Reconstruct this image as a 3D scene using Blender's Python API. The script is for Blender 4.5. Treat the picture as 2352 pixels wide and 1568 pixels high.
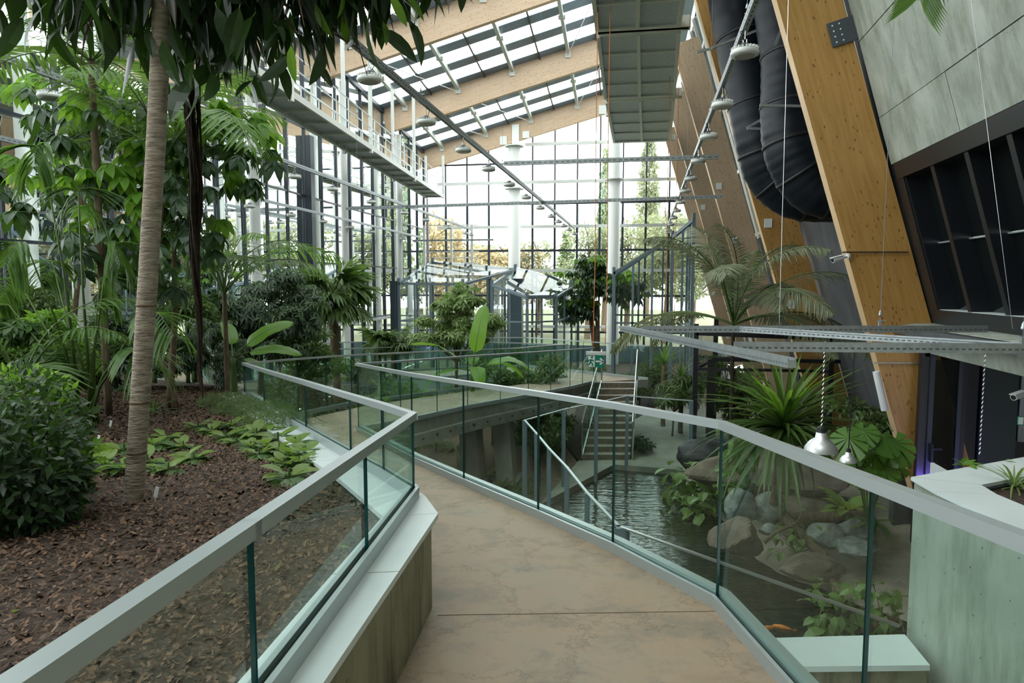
import bpy, bmesh, math, random
import numpy as np
from mathutils import Vector, Matrix, Euler
for o in list(bpy.data.objects): bpy.data.objects.remove(o)
SC = bpy.context.scene
COL = SC.collection
RND = random.Random(11)
NP = np.random.RandomState(5)
PI = math.pi
ZC = 4.75                                   # height of the camera above the lower garden path

# ------------------------------------------------------------------ camera, sky, exposure
FPX = 1568.0
PSI = math.radians(8.992); TH = math.radians(4.812)
cp_, sp_, ct_, st_ = math.cos(PSI), math.sin(PSI), math.cos(TH), math.sin(TH)
FW = Vector((-sp_*ct_, cp_*ct_, -st_)); RT = Vector((cp_, sp_, 0)); UP = Vector((-sp_*st_, cp_*st_, ct_))
cam = bpy.data.cameras.new('camera'); camo = bpy.data.objects.new('camera', cam); COL.objects.link(camo)
cam.sensor_width = 36; cam.lens = 36*FPX/2352; cam.clip_start = .05; cam.clip_end = 500
camo.matrix_world = Matrix.Translation((0, 0, ZC)) @ Matrix((RT, UP, -FW)).transposed().to_4x4()
SC.camera = camo
w = bpy.data.worlds.new('overcast_sky'); SC.world = w; w.use_nodes = True
nt = w.node_tree; nt.nodes.clear()
wo = nt.nodes.new('ShaderNodeOutputWorld'); bg = nt.nodes.new('ShaderNodeBackground')
tc = nt.nodes.new('ShaderNodeTexCoord'); sx = nt.nodes.new('ShaderNodeSeparateXYZ'); cr = nt.nodes.new('ShaderNodeValToRGB')
cr.color_ramp.elements[0].position = 0.0; cr.color_ramp.elements[0].color = (.86, .90, .92, 1)
cr.color_ramp.elements[1].position = 0.6; cr.color_ramp.elements[1].color = (.96, 1, 1, 1)
nt.links.new(tc.outputs['Generated'], sx.inputs[0]); nt.links.new(sx.outputs['Z'], cr.inputs[0])
nt.links.new(cr.outputs[0], bg.inputs[0]); bg.inputs[1].default_value = 3.0
nt.links.new(bg.outputs[0], wo.inputs[0])
w.cycles.sampling_method = 'MANUAL'; w.cycles.sample_map_resolution = 128
SC.view_settings.view_transform = 'Standard'; SC.view_settings.look = 'None'
SC.view_settings.gamma = 1; SC.view_settings.use_curve_mapping = False
SC.view_settings.exposure = 0.95
cy = SC.cycles
cy.max_bounces = 7; cy.diffuse_bounces = 3; cy.glossy_bounces = 3; cy.transmission_bounces = 3
cy.transparent_max_bounces = 28; cy.caustics_reflective = False; cy.caustics_refractive = False
cy.sample_clamp_indirect = 4

# ------------------------------------------------------------------ where things stand
def ray(x, y): return FW + RT*((x-1176)/FPX) + UP*((784-y)/FPX)
def aty(x, y, Y): r = ray(x, y); r = r*(Y/r.y); r.z += ZC; return r
def atz(x, y, z): r = ray(x, y); r = r*((z-ZC)/r.z); r.z += ZC; return r
def dz(X, Y):                               # the upper walkway falls gently towards the stairs
    L = cp_*Y-sp_*X
    return ZC-1.62-.068*min(L, 21.0)
def D(x, y, off=0):
    r = ray(x, y); L = -sp_*r.x+cp_*r.y
    t = -(1.62-off)/(r.z+.068*L) if (r.z+.068*L) < 0 else 1e9
    if t*L > 21: t = -(3.048-off)/r.z
    r = r*t; r.z += ZC; return r
def soilz(X, Y): return dz(X, Y)+.50

# ------------------------------------------------------------------ materials
MATS = {}
def node_mat(name):
    m = bpy.data.materials.new(name); m.use_nodes = True
    n = m.node_tree.nodes; b = n['Principled BSDF']; return m, n, m.node_tree.links, b
def mat(name, col, rough=.5, metal=0, col2=None, scale=5, detail=4, stretch=(1, 1, 1), bump=0, bscale=None, island=0, spec=None, coords='Object', lo=.35, hi=.65):
    if name in MATS: return MATS[name]
    m, n, l, b = node_mat(name)
    b.inputs['Base Color'].default_value = (*col, 1); b.inputs['Roughness'].default_value = rough; b.inputs['Metallic'].default_value = metal
    if spec is not None: b.inputs['Specular IOR Level'].default_value = spec
    t = n.new('ShaderNodeTexCoord'); mp = n.new('ShaderNodeMapping'); mp.inputs['Scale'].default_value = stretch
    l.new(t.outputs[coords], mp.inputs[0])
    if col2:
        ns = n.new('ShaderNodeTexNoise'); ns.inputs['Scale'].default_value = scale; ns.inputs['Detail'].default_value = detail; ns.inputs['Roughness'].default_value = .62
        l.new(mp.outputs[0], ns.inputs[0])
        r = n.new('ShaderNodeValToRGB'); r.color_ramp.elements[0].color = (*col, 1); r.color_ramp.elements[1].color = (*col2, 1)
        r.color_ramp.elements[0].position = lo; r.color_ramp.elements[1].position = hi
        l.new(ns.outputs['Fac'], r.inputs[0]); l.new(r.outputs[0], b.inputs['Base Color'])
    if bump:
        nb = n.new('ShaderNodeTexNoise'); nb.inputs['Scale'].default_value = bscale or scale; nb.inputs['Detail'].default_value = 5
        l.new(mp.outputs[0], nb.inputs[0])
        bu = n.new('ShaderNodeBump'); bu.inputs['Strength'].default_value = bump; bu.inputs['Distance'].default_value = .03
        l.new(nb.outputs['Fac'], bu.inputs['Height']); l.new(bu.outputs[0], b.inputs['Normal'])
    MATS[name] = m; return m
def leaf_mat(name, c1, c2, rough=.42, trans=.3, tcol=None):
    if name in MATS: return MATS[name]
    m, n, l, b = node_mat(name)
    g = n.new('ShaderNodeNewGeometry'); r = n.new('ShaderNodeValToRGB')
    r.color_ramp.elements[0].color = (*c1, 1); r.color_ramp.elements[1].color = (*c2, 1)
    l.new(g.outputs['Random Per Island'], r.inputs[0]); l.new(r.outputs[0], b.inputs['Base Color'])
    b.inputs['Roughness'].default_value = rough; b.inputs['Specular IOR Level'].default_value = .45
    t = n.new('ShaderNodeBsdfTranslucent'); mx = n.new('ShaderNodeMixShader'); mx.inputs[0].default_value = trans
    tcl = tcol or (min(1, c2[0]*2.2+.02), min(1, c2[1]*2.0+.03), c2[2]*.6)
    t.inputs[0].default_value = (*tcl, 1)
    out = n['Material Output']
    l.new(b.outputs[0], mx.inputs[1]); l.new(t.outputs[0], mx.inputs[2]); l.new(mx.outputs[0], out.inputs[0])
    MATS[name] = m; return m
def glass_mat(name, tint, refl=1.0, ior=1.5, rough=0.0, both=True):
    if name in MATS: return MATS[name]
    m = bpy.data.materials.new(name); m.use_nodes = True; n = m.node_tree.nodes; l = m.node_tree.links; n.clear()
    out = n.new('ShaderNodeOutputMaterial'); tr = n.new('ShaderNodeBsdfTransparent'); tr.inputs[0].default_value = (*tint, 1)
    gl = n.new('ShaderNodeBsdfGlossy'); gl.inputs['Roughness'].default_value = rough; gl.inputs[0].default_value = (.95, 1, .98, 1)
    fr = n.new('ShaderNodeFresnel'); fr.inputs[0].default_value = ior
    g = n.new('ShaderNodeNewGeometry'); mm = n.new('ShaderNodeMath'); mm.operation = 'MULTIPLY'; mm.inputs[1].default_value = refl
    mf = n.new('ShaderNodeMath'); mf.operation = 'SUBTRACT'; mf.inputs[0].default_value = 1     # front faces only reflect
    if not both: l.new(g.outputs['Backfacing'], mf.inputs[1])
    else: mf.inputs[1].default_value = 0
    m2 = n.new('ShaderNodeMath'); m2.operation = 'MULTIPLY'
    l.new(fr.outputs[0], mm.inputs[0]); l.new(mm.outputs[0], m2.inputs[0]); l.new(mf.outputs[0], m2.inputs[1])
    mx = n.new('ShaderNodeMixShader'); l.new(m2.outputs[0], mx.inputs[0]); l.new(tr.outputs[0], mx.inputs[1]); l.new(gl.outputs[0], mx.inputs[2])
    l.new(mx.outputs[0], out.inputs[0]); MATS[name] = m; return m
def timber_mat(name, c1, c2, knot):
    m, n, l, b = node_mat(name)
    t = n.new('ShaderNodeTexCoord'); oi = n.new('ShaderNodeObjectInfo')
    ad = n.new('ShaderNodeVectorMath'); ad.operation = 'ADD'; l.new(t.outputs['Object'], ad.inputs[0])
    cm = n.new('ShaderNodeCombineXYZ'); sc = n.new('ShaderNodeMath'); sc.operation = 'MULTIPLY'; sc.inputs[1].default_value = 37
    l.new(oi.outputs['Random'], sc.inputs[0]); l.new(sc.outputs[0], cm.inputs[0]); l.new(cm.outputs[0], ad.inputs[1])
    mp = n.new('ShaderNodeMapping'); mp.inputs['Scale'].default_value = (.5, 7, 7); l.new(ad.outputs[0], mp.inputs[0])
    ns = n.new('ShaderNodeTexNoise'); ns.inputs['Scale'].default_value = 2.2; ns.inputs['Detail'].default_value = 7; ns.inputs['Roughness'].default_value = .65
    l.new(mp.outputs[0], ns.inputs[0])
    r = n.new('ShaderNodeValToRGB'); r.color_ramp.elements[0].color = (*c1, 1); r.color_ramp.elements[1].color = (*c2, 1)
    r.color_ramp.elements[0].position = .3; r.color_ramp.elements[1].position = .7; l.new(ns.outputs['Fac'], r.inputs[0])
    mk = n.new('ShaderNodeMapping'); mk.inputs['Scale'].default_value = (5.5, 15, 15); l.new(ad.outputs[0], mk.inputs[0])
    vo = n.new('ShaderNodeTexVoronoi'); vo.inputs['Scale'].default_value = 1.0; l.new(mk.outputs[0], vo.inputs[0])
    wn = n.new('ShaderNodeTexNoise'); wn.inputs['Scale'].default_value = 9; l.new(ad.outputs[0], wn.inputs[0])
    sb = n.new('ShaderNodeMath'); sb.operation = 'MULTIPLY_ADD'; sb.inputs[1].default_value = .12; l.new(wn.outputs['Fac'], sb.inputs[0]); l.new(vo.outputs['Distance'], sb.inputs[2])
    kr = n.new('ShaderNodeValToRGB'); kr.color_ramp.elements[0].position = .13; kr.color_ramp.elements[1].position = .27
    kr.color_ramp.elements[0].color = (1, 1, 1, 1); kr.color_ramp.elements[1].color = (0, 0, 0, 1); l.new(sb.outputs[0], kr.inputs[0])
    mx = n.new('ShaderNodeMixRGB'); l.new(kr.outputs[0], mx.inputs[0]); l.new(r.outputs[0], mx.inputs[1]); mx.inputs[2].default_value = (*knot, 1)
    l.new(mx.outputs[0], b.inputs['Base Color']); b.inputs['Roughness'].default_value = .42
    bu = n.new('ShaderNodeBump'); bu.inputs['Strength'].default_value = .15; bu.inputs['Distance'].default_value = .02; l.new(ns.outputs['Fac'], bu.inputs['Height']); l.new(bu.outputs[0], b.inputs['Normal'])
    return m
def concrete_mat(name, c1, c2, stain, pores=(.03, .035, .03), vs=(1, 1, .25), amt=.55):
    m, n, l, b = node_mat(name)
    t = n.new('ShaderNodeTexCoord'); mp = n.new('ShaderNodeMapping'); mp.inputs['Scale'].default_value = vs; l.new(t.outputs['Object'], mp.inputs[0])
    n1 = n.new('ShaderNodeTexNoise'); n1.inputs['Scale'].default_value = 1.3; n1.inputs['Detail'].default_value = 6; l.new(t.outputs['Object'], n1.inputs[0])
    r = n.new('ShaderNodeValToRGB'); r.color_ramp.elements[0].color = (*c1, 1); r.color_ramp.elements[1].color = (*c2, 1)
    r.color_ramp.elements[0].position = .32; r.color_ramp.elements[1].position = .68; l.new(n1.outputs['Fac'], r.inputs[0])
    n2 = n.new('ShaderNodeTexNoise'); n2.inputs['Scale'].default_value = 2.6; n2.inputs['Detail'].default_value = 8; n2.inputs['Roughness'].default_value = .7; l.new(mp.outputs[0], n2.inputs[0])
    r2 = n.new('ShaderNodeValToRGB'); r2.color_ramp.elements[0].position = .45; r2.color_ramp.elements[1].position = .68
    r2.color_ramp.elements[0].color = (0, 0, 0, 1); r2.color_ramp.elements[1].color = (amt, amt, amt, 1); l.new(n2.outputs['Fac'], r2.inputs[0])
    mx = n.new('ShaderNodeMixRGB'); l.new(r2.outputs[0], mx.inputs[0]); l.new(r.outputs[0], mx.inputs[1]); mx.inputs[2].default_value = (*stain, 1)
    vo = n.new('ShaderNodeTexVoronoi'); vo.inputs['Scale'].default_value = 11; l.new(t.outputs['Object'], vo.inputs[0])
    r3 = n.new('ShaderNodeValToRGB'); r3.color_ramp.elements[0].position = .05; r3.color_ramp.elements[1].position = .10
    r3.color_ramp.elements[0].color = (.8, .8, .8, 1); r3.color_ramp.elements[1].color = (0, 0, 0, 1); l.new(vo.outputs['Distance'], r3.inputs[0])
    m3 = n.new('ShaderNodeMixRGB'); l.new(r3.outputs[0], m3.inputs[0]); l.new(mx.outputs[0], m3.inputs[1]); m3.inputs[2].default_value = (*pores, 1)
    l.new(m3.outputs[0], b.inputs['Base Color']); b.inputs['Roughness'].default_value = .7
    bu = n.new('ShaderNodeBump'); bu.inputs['Strength'].default_value = .25; bu.inputs['Distance'].default_value = .02; l.new(n2.outputs['Fac'], bu.inputs['Height']); l.new(bu.outputs[0], b.inputs['Normal'])
    MATS[name] = m; return m
M_glass = glass_mat('clear_balustrade_glass', (.90, .965, .94), 1.0, both=False)
M_wglass = glass_mat('wall_glass', (.965, .985, .98), .8)
M_lglass = glass_mat('side_wall_glass', (.94, .97, .965), 1.7)
M_rglass = glass_mat('roof_glass', (.97, .985, .98), .6, both=False)
M_edge = mat('glass_edge', (.012, .075, .075), .2)
M_alu = mat('satin_aluminium', (.40, .455, .46), .36, .35)
M_steel = mat('brushed_steel', (.62, .65, .65), .28, .9)
M_galv = mat('galvanised_steel', (.30, .34, .35), .42, .6, (.40, .44, .45), 14)
M_hole = mat('slot_shadow_gap', (.10, .12, .12), .8)
M_white = mat('white_painted_steel', (.70, .74, .71), .4)
M_wbeam = mat('grey_green_painted_steel', (.60, .64, .58), .45)
M_cap = mat('pale_coping_sheet', (.60, .67, .67), .42, .0, (.66, .73, .73), 2)
M_black = mat('black_rubber', (.008, .010, .012), .5)
M_dark = mat('dark_slate_frame', (.022, .034, .048), .38)
M_dark2 = mat('black_tube_frame', (.010, .012, .016), .35)
M_grey = mat('blue_grey_frame', (.16, .22, .26), .4)
M_louvre = mat('slate_roof_band', (.16, .225, .28), .35, 0, (.19, .26, .32), 6)
M_timber = timber_mat('glulam_spruce', (.47, .335, .215), (.60, .45, .31), (.20, .10, .045))
M_timber2 = timber_mat('glulam_lacquered_spruce', (.37, .19, .045), (.54, .315, .10), (.13, .05, .012))
M_edgewood = mat('pale_timber_edge', (.66, .47, .28), .5, 0, (.56, .38, .2), 8, stretch=(.3, 3, 3))
M_conc = concrete_mat('fair_faced_concrete', (.28, .32, .27), (.43, .47, .41), (.17, .195, .14), amt=.8, vs=(1.5, 1.5, .3))
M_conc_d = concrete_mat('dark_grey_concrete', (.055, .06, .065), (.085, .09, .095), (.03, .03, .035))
M_conc_m = concrete_mat('mossy_stained_concrete', (.19, .18, .11), (.36, .34, .24), (.035, .032, .012), amt=.95, vs=(1.6, 1.6, .3))
M_fascia = concrete_mat('bridge_edge_concrete', (.22, .235, .20), (.32, .33, .29), (.14, .15, .12))
M_path = mat('lower_path_stone', (.24, .235, .19), .7, 0, (.34, .33, .275), 1.4, 8, bump=.25, bscale=9)
M_soil = mat('dark_soil', (.030, .019, .012), .95, 0, (.075, .05, .034), 22, 8, bump=.9, bscale=30)
M_chip = leaf_mat('bark_chips', (.040, .020, .012), (.21, .125, .075), .8, 0)
M_sand = mat('sandy_bank', (.26, .22, .17), .9, 0, (.40, .35, .285), 2.5, 8, bump=.35, bscale=14)
M_rock = mat('grey_boulder', (.14, .155, .14), .8, 0, (.32, .345, .315), 6, 9, bump=.7, bscale=16)
M_rock2 = mat('brown_boulder', (.11, .085, .06), .85, 0, (.22, .18, .135), 3, 8, bump=.7, bscale=7)
M_rock3 = mat('black_slate_rock', (.018, .02, .022), .6, 0, (.05, .055, .055), 4, 8, bump=.9, bscale=6)
M_bark = mat('ringed_pale_bark', (.17, .135, .10), .85, 0, (.40, .345, .27), 9, 8, stretch=(1, 1, 4), bump=.5, bscale=20)
M_bark2 = mat('brown_bark', (.10, .07, .045), .9, 0, (.21, .155, .10), 14, 6, stretch=(1, 1, .4), bump=.6, bscale=20)
M_root = mat('dark_root', (.012, .007, .005), .95, 0, (.038, .021, .013), 20)
M_duct = mat('black_duct_wrap', (.007, .010, .015), .42, 0, (.012, .016, .023), 3, bump=.1, bscale=5, spec=.22)
M_lampw = mat('lamp_white_housing', (.66, .69, .66), .4)
M_lampl = mat('lamp_lens', (.30, .30, .24), .25)
M_lampd = mat('lamp_dark_fins', (.05, .06, .075), .45)
M_poly = mat('ribbed_translucent_sheet', (.36, .44, .50), .45, 0, (.52, .60, .64), 60, 2, stretch=(.15, 1, 1))
M_rope = mat('orange_rope', (.62, .22, .07), .8)
M_sign = mat('sign_green', (.0, .22, .13), .5)
M_signw = mat('sign_white', (.8, .84, .82), .5)
M_stem = leaf_mat('green_stalk', (.07, .12, .03), (.10, .17, .04), .5, .1)
M_dome = mat('polished_dome', (.62, .64, .64), .38, .7)
M_plate = mat('slate_steel_plate', (.07, .085, .10), .5, .2)
M_grass = mat('lawn_grass', (.09, .11, .045), .9, 0, (.15, .15, .075), .5, 6)
M_fish = mat('orange_carp', (.75, .22, .03), .4)

L_fig = leaf_mat('backlit_fig_leaf', (.012, .028, .012), (.022, .048, .016), .35, .14, (.08, .2, .02))  # darkness of leaves against the sky is put into their colour
L_figy = leaf_mat('young_fig_leaf', (.06, .13, .02), (.11, .22, .03), .4, .5, (.25, .5, .04))
L_sch = leaf_mat('schefflera_leaf', (.030, .062, .035), (.055, .105, .050), .32, .2, (.16, .34, .04))
L_schy = leaf_mat('bright_leaf', (.09, .20, .03), (.16, .32, .05), .4, .5, (.3, .55, .05))
L_palm = leaf_mat('palm_leaflet', (.065, .135, .04), (.125, .225, .065), .38, .35, (.22, .42, .06))
L_palm2 = leaf_mat('grey_palm_leaflet', (.16, .19, .12), (.25, .28, .18), .5, .25, (.3, .34, .14))
L_shrub = leaf_mat('dark_shrub_leaf', (.018, .042, .022), (.05, .10, .035), .4, .2, (.12, .26, .04))
L_shrub2 = leaf_mat('mid_shrub_leaf', (.045, .085, .030), (.12, .19, .06), .45, .3, (.22, .38, .07))
L_light = leaf_mat('light_tree_leaf', (.15, .23, .08), (.28, .38, .14), .5, .35, (.3, .48, .1))
L_ban = leaf_mat('banana_leaf', (.11, .26, .03), (.16, .34, .05), .35, .5, (.30, .58, .04))
L_dief = leaf_mat('yellow_green_leaf', (.07, .15, .03), (.24, .34, .06), .4, .35, (.3, .48, .07))
L_diefd = leaf_mat('green_ground_leaf', (.04, .10, .03), (.10, .19, .05), .4, .3, (.2, .38, .05))
L_fern = leaf_mat('fern_leaf', (.06, .11, .04), (.13, .20, .08), .5, .35, (.25, .36, .1))
L_yuc = leaf_mat('sword_leaf', (.030, .065, .020), (.10, .17, .04), .35, .25, (.2, .34, .05))
L_mon = leaf_mat('monstera_leaf', (.05, .13, .025), (.13, .27, .05), .3, .3, (.3, .5, .06))
L_pot = leaf_mat('pothos_leaf', (.07, .15, .04), (.26, .36, .12), .35, .3, (.35, .5, .1))
L_aut = leaf_mat('hazed_autumn_leaf', (.40, .32, .18), (.58, .50, .30), .8, .25, (.50, .42, .24))  # outdoor haze put into the colour, paler and less saturated
L_olive = leaf_mat('hazed_green_leaf', (.20, .24, .15), (.34, .37, .24), .8, .3, (.38, .42, .2))  # green greyed and paled so the colour carries the haze
L_conif = leaf_mat('conifer_leaf', (.10, .16, .10), (.20, .27, .17), .8, .2)

# ------------------------------------------------------------------ mesh helpers
class MB:
    def __init__(s): s.v = []; s.f = []; s.m = []
    def q(s, pts, mi=0):
        b = len(s.v); s.v += [tuple(p) for p in pts]; s.f.append(tuple(range(b, b+len(pts)))); s.m.append(mi)
    def box(s, c, d, mi=0):
        x, y, z = c; a, b_, e = d[0]/2, d[1]/2, d[2]/2
        s.hexa([(x-a, y-b_, z-e), (x+a, y-b_, z-e), (x+a, y+b_, z-e), (x-a, y+b_, z-e), (x-a, y-b_, z+e), (x+a, y-b_, z+e), (x+a, y+b_, z+e), (x-a, y+b_, z+e)], mi)
    def hexa(s, P, mi=0, sides=None):
        b = len(s.v); s.v += [tuple(p) for p in P]
        for k, f in enumerate(((0, 3, 2, 1), (4, 5, 6, 7), (0, 1, 5, 4), (1, 2, 6, 5), (2, 3, 7, 6), (3, 0, 4, 7))):
            s.f.append(tuple(b+i for i in f)); s.m.append(mi if sides is None else sides[k])
    def beam(s, p, q, w, h, up=(0, 0, 1), mi=0, sides=None):       # centred bar; w sideways, h along up
        p, q, u = Vector(p), Vector(q), Vector(up); d = (q-p).normalized(); r = d.cross(u)
        if r.length < 1e-5: u = Vector((1, 0, 0)); r = d.cross(u)
        r.normalize(); u = r.cross(d).normalized(); r = r*(w/2); u = u*(h/2)
        s.hexa([p-r-u, p+r-u, q+r-u, q-r-u, p-r+u, p+r+u, q+r+u, q-r+u], mi, sides)
    def tube(s, pts, rad, n=6, mi=0, cap=True):
        pts = [Vector(p) for p in pts]; rad = rad if isinstance(rad, (list, tuple)) else [rad]*len(pts)
        b0 = len(s.v); prev = None
        for i, p in enumerate(pts):
            d = (pts[min(i+1, len(pts)-1)]-pts[max(i-1, 0)]).normalized()
            if prev is None:
                a = d.cross(Vector((0, 0, 1)));
                if a.length < .05: a = d.cross(Vector((1, 0, 0)))
            else: a = prev-d*prev.dot(d)
            a.normalize(); prev = a; c = d.cross(a)
            for k in range(n):
                t = 2*PI*k/n; s.v.append(tuple(p+(a*math.cos(t)+c*math.sin(t))*rad[i]))
        for i in range(len(pts)-1):
            for k in range(n):
                a = b0+i*n+k; b = b0+i*n+(k+1) % n; s.f.append((a, b, b+n, a+n)); s.m.append(mi)
        if cap:
            s.f.append(tuple(b0+k for k in range(n))[::-1]); s.m.append(mi)
            e = b0+(len(pts)-1)*n; s.f.append(tuple(e+k for k in range(n))); s.m.append(mi)
    def lathe(s, prof, c, n=16, mi=0):
        b0 = len(s.v); c = Vector(c)
        for r, z in prof:
            for k in range(n): t = 2*PI*k/n; s.v.append((c.x+r*math.cos(t), c.y+r*math.sin(t), c.z+z))
        for i in range(len(prof)-1):
            for k in range(n):
                a = b0+i*n+k; b = b0+i*n+(k+1) % n; s.f.append((a, b, b+n, a+n)); s.m.append(mi)
    def prism(s, poly, z0, z1, mi=0, topf=None):        # poly of (x,y); z1 a number or f(x,y)
        g = (lambda v: (lambda x, y: v)) 
        f0 = z0 if callable(z0) else g(z0); f1 = z1 if callable(z1) else g(z1)
        b = len(s.v); n = len(poly)
        for x, y in poly: s.v.append((x, y, f0(x, y)))
        for x, y in poly: s.v.append((x, y, f1(x, y)))
        s.f.append(tuple(range(b+n-1, b-1, -1))); s.m.append(mi)
        s.f.append(tuple(range(b+n, b+2*n))); s.m.append(mi if topf is None else topf)
        for i in range(n): j = (i+1) % n; s.f.append((b+i, b+j, b+n+j, b+n+i)); s.m.append(mi)
    def blade(s, base, d, up, L, W, bend=.3, n=3, mi=0, fold=.15, pointy=1.0, wmax=.45):
        base, d, up = Vector(base), Vector(d).normalized(), Vector(up); r = d.cross(up)
        if r.length < 1e-4: r = Vector((1, 0, 0))
        r.normalize(); u = r.cross(d).normalized(); b0 = len(s.v); p = base.copy(); dd = d.copy()
        for i in range(n+1):
            t = i/n
            wv = W/2*(math.sin(PI*min(1, (t+.04)/(1.04))**(math.log(.5)/math.log(wmax)))**.8 if 0 < t < 1 else (.12 if t == 0 else .02))
            uu = r.cross(dd)
            s.v += [tuple(p-r*wv+uu*fold*wv), tuple(p), tuple(p+r*wv+uu*fold*wv)]
            if i < n:
                a = b0+i*3; s.f += [(a, a+1, a+4, a+3), (a+1, a+2, a+5, a+4)]; s.m += [mi, mi]
            dd = (dd-u*bend/n*1.6).normalized(); p = p+dd*(L/n)
    def mesh(s, name, mats, smooth=False):
        me = bpy.data.meshes.new(name); me.from_pydata(s.v, [], s.f)
        for m_ in (mats if isinstance(mats, (list, tuple)) else [mats]): me.materials.append(m_)
        if any(s.m): me.polygons.foreach_set('material_index', s.m)
        if smooth: me.polygons.foreach_set('use_smooth', [True]*len(s.f))
        me.update(); return me
def link(name, me, parent=None, mw=None, tag_=None):
    o = bpy.data.objects.new(name, me); COL.objects.link(o)
    if mw is not None: o.matrix_basis = mw
    if parent is not None:
        o.parent = parent; o.matrix_parent_inverse = PINV.get(parent.name, Matrix.Identity(4))
    return o
PINV = {}
def obj(name, mb, mats, parent=None, smooth=False):
    o = link(name, mb.mesh(name, mats, smooth), parent); PINV[o.name] = Matrix.Identity(4) ; return o
def tag(o, label, cat, group=None, kind=None):
    o['label'] = label; o['category'] = cat
    if group: o['group'] = group
    if kind: o['kind'] = kind
    return o
def thing(name, label, cat, loc=(0, 0, 0), group=None):
    o = bpy.data.objects.new(name, None); COL.objects.link(o); o.location = loc; o.empty_display_size = .2
    PINV[o.name] = Matrix.Translation(-Vector(loc)); return tag(o, label, cat, group)
def struct(name, mb=None, mats=None, parent=None, smooth=False):
    if mb is None:
        o = bpy.data.objects.new(name, None); COL.objects.link(o); PINV[o.name] = Matrix.Identity(4)
    else: o = obj(name, mb, mats, parent, smooth)
    o['kind'] = 'structure'; return o
def dup(root, loc, label, rot=None, scale=None):
    r = root.copy(); COL.objects.link(r); r.location = loc; r['label'] = label
    if rot is not None: r.rotation_euler = rot
    if scale: r.scale = (scale,)*3
    for ch in root.children:
        c = ch.copy(); COL.objects.link(c); c.parent = r; c.matrix_parent_inverse = ch.matrix_parent_inverse
        for g in ch.children:
            d = g.copy(); COL.objects.link(d); d.parent = c; d.matrix_parent_inverse = g.matrix_parent_inverse
    return r
ORD = ['nearest', 'second nearest', 'third nearest', 'fourth nearest', 'fifth nearest', 'sixth nearest', 'seventh nearest', 'eighth nearest', 'ninth nearest', 'tenth nearest', 'eleventh nearest', 'twelfth nearest', 'thirteenth nearest', 'fourteenth nearest']
def frame(d, up=(0, 0, 1)):                       # rotation whose X runs along d
    x = Vector(d).normalized(); y = Vector(up).cross(x)
    if y.length < 1e-4: y = Vector((0, 1, 0))
    y.normalize(); z = x.cross(y); return Matrix((x, y, z)).transposed().to_4x4()
def cloud(blobs, ll, lw, droop=.4, fold=.3, whorl=0, seed=0, shell=.45, up=.25, var=.35):
    """leaf cloud: blobs = (cx,cy,cz,rx,ry,rz,n); returns verts, faces"""
    R = np.random.RandomState(seed); V = []
    for cx, cy, cz, rx, ry, rz, n in blobs:
        k = max(1, whorl); g = max(1, n//k)
        u = R.normal(size=(g, 3)); u /= np.linalg.norm(u, axis=1)[:, None]
        rr = (shell+(1-shell)*R.rand(g)**.6)[:, None]
        c = np.array([cx, cy, cz])+u*rr*np.array([rx, ry, rz])
        if k > 1:
            c = np.repeat(c, k, 0); ou = np.repeat(u, k, 0)
            an = np.tile(np.arange(k)*2*PI/k, g)+np.repeat(R.rand(g)*6.28, k)
            ax = ou+np.array([0, 0, .9]); ax /= np.linalg.norm(ax, axis=1)[:, None]
            t1 = np.cross(ax, R.normal(size=(1, 3))); t1 /= np.linalg.norm(t1, axis=1)[:, None]; t2 = np.cross(ax, t1)
            d = t1*np.cos(an)[:, None]+t2*np.sin(an)[:, None]-np.array([0, 0, droop])
            nn = ax
        else:
            d = u*.7+R.normal(size=(g, 3))*.6-np.array([0, 0, droop]); nn = u*.6+np.array([0, 0, up*3])+R.normal(size=(g, 3))*.5
        d /= np.linalg.norm(d, axis=1)[:, None]
        r = np.cross(d, nn); r /= (np.linalg.norm(r, axis=1)[:, None]+1e-6); nrm = np.cross(r, d)
        N = len(d); s_ = (1-var+2*var*R.rand(N))[:, None]; L = ll*s_; W = lw*s_/2
        mid = c+d*L*.45
        V.append(np.stack([c, mid-r*W+nrm*W*fold, c+d*L-np.array([0, 0, 1])*L*droop*.25, mid+r*W+nrm*W*fold], 1))
    V = np.concatenate(V).reshape(-1, 3); N = len(V)//4
    b = np.arange(N)*4
    F = np.stack([np.stack([b, b+2, b+1], 1), np.stack([b, b+3, b+2], 1)], 1).reshape(-1, 3)
    return V, F
def np_mesh(name, V, F, m):
    me = bpy.data.meshes.new(name); me.vertices.add(len(V)); me.vertices.foreach_set('co', V.astype(np.float32).ravel())
    nf = len(F); k = F.shape[1]; me.loops.add(nf*k); me.polygons.add(nf)
    me.loops.foreach_set('vertex_index', F.astype(np.int32).ravel())
    me.polygons.foreach_set('loop_start', np.arange(nf, dtype=np.int32)*k)
    try: me.polygons.foreach_set('loop_total', np.full(nf, k, dtype=np.int32))
    except Exception: pass
    me.materials.append(m); me.update(calc_edges=True); me.validate(); return me
def foliage(name, blobs, ll, lw, m, parent, stuff=True, **kw):
    V, F = cloud(blobs, ll, lw, **kw); o = link(name, np_mesh(name, V, F, m), parent)
    if stuff: o['kind'] = 'stuff'
    return o

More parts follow.
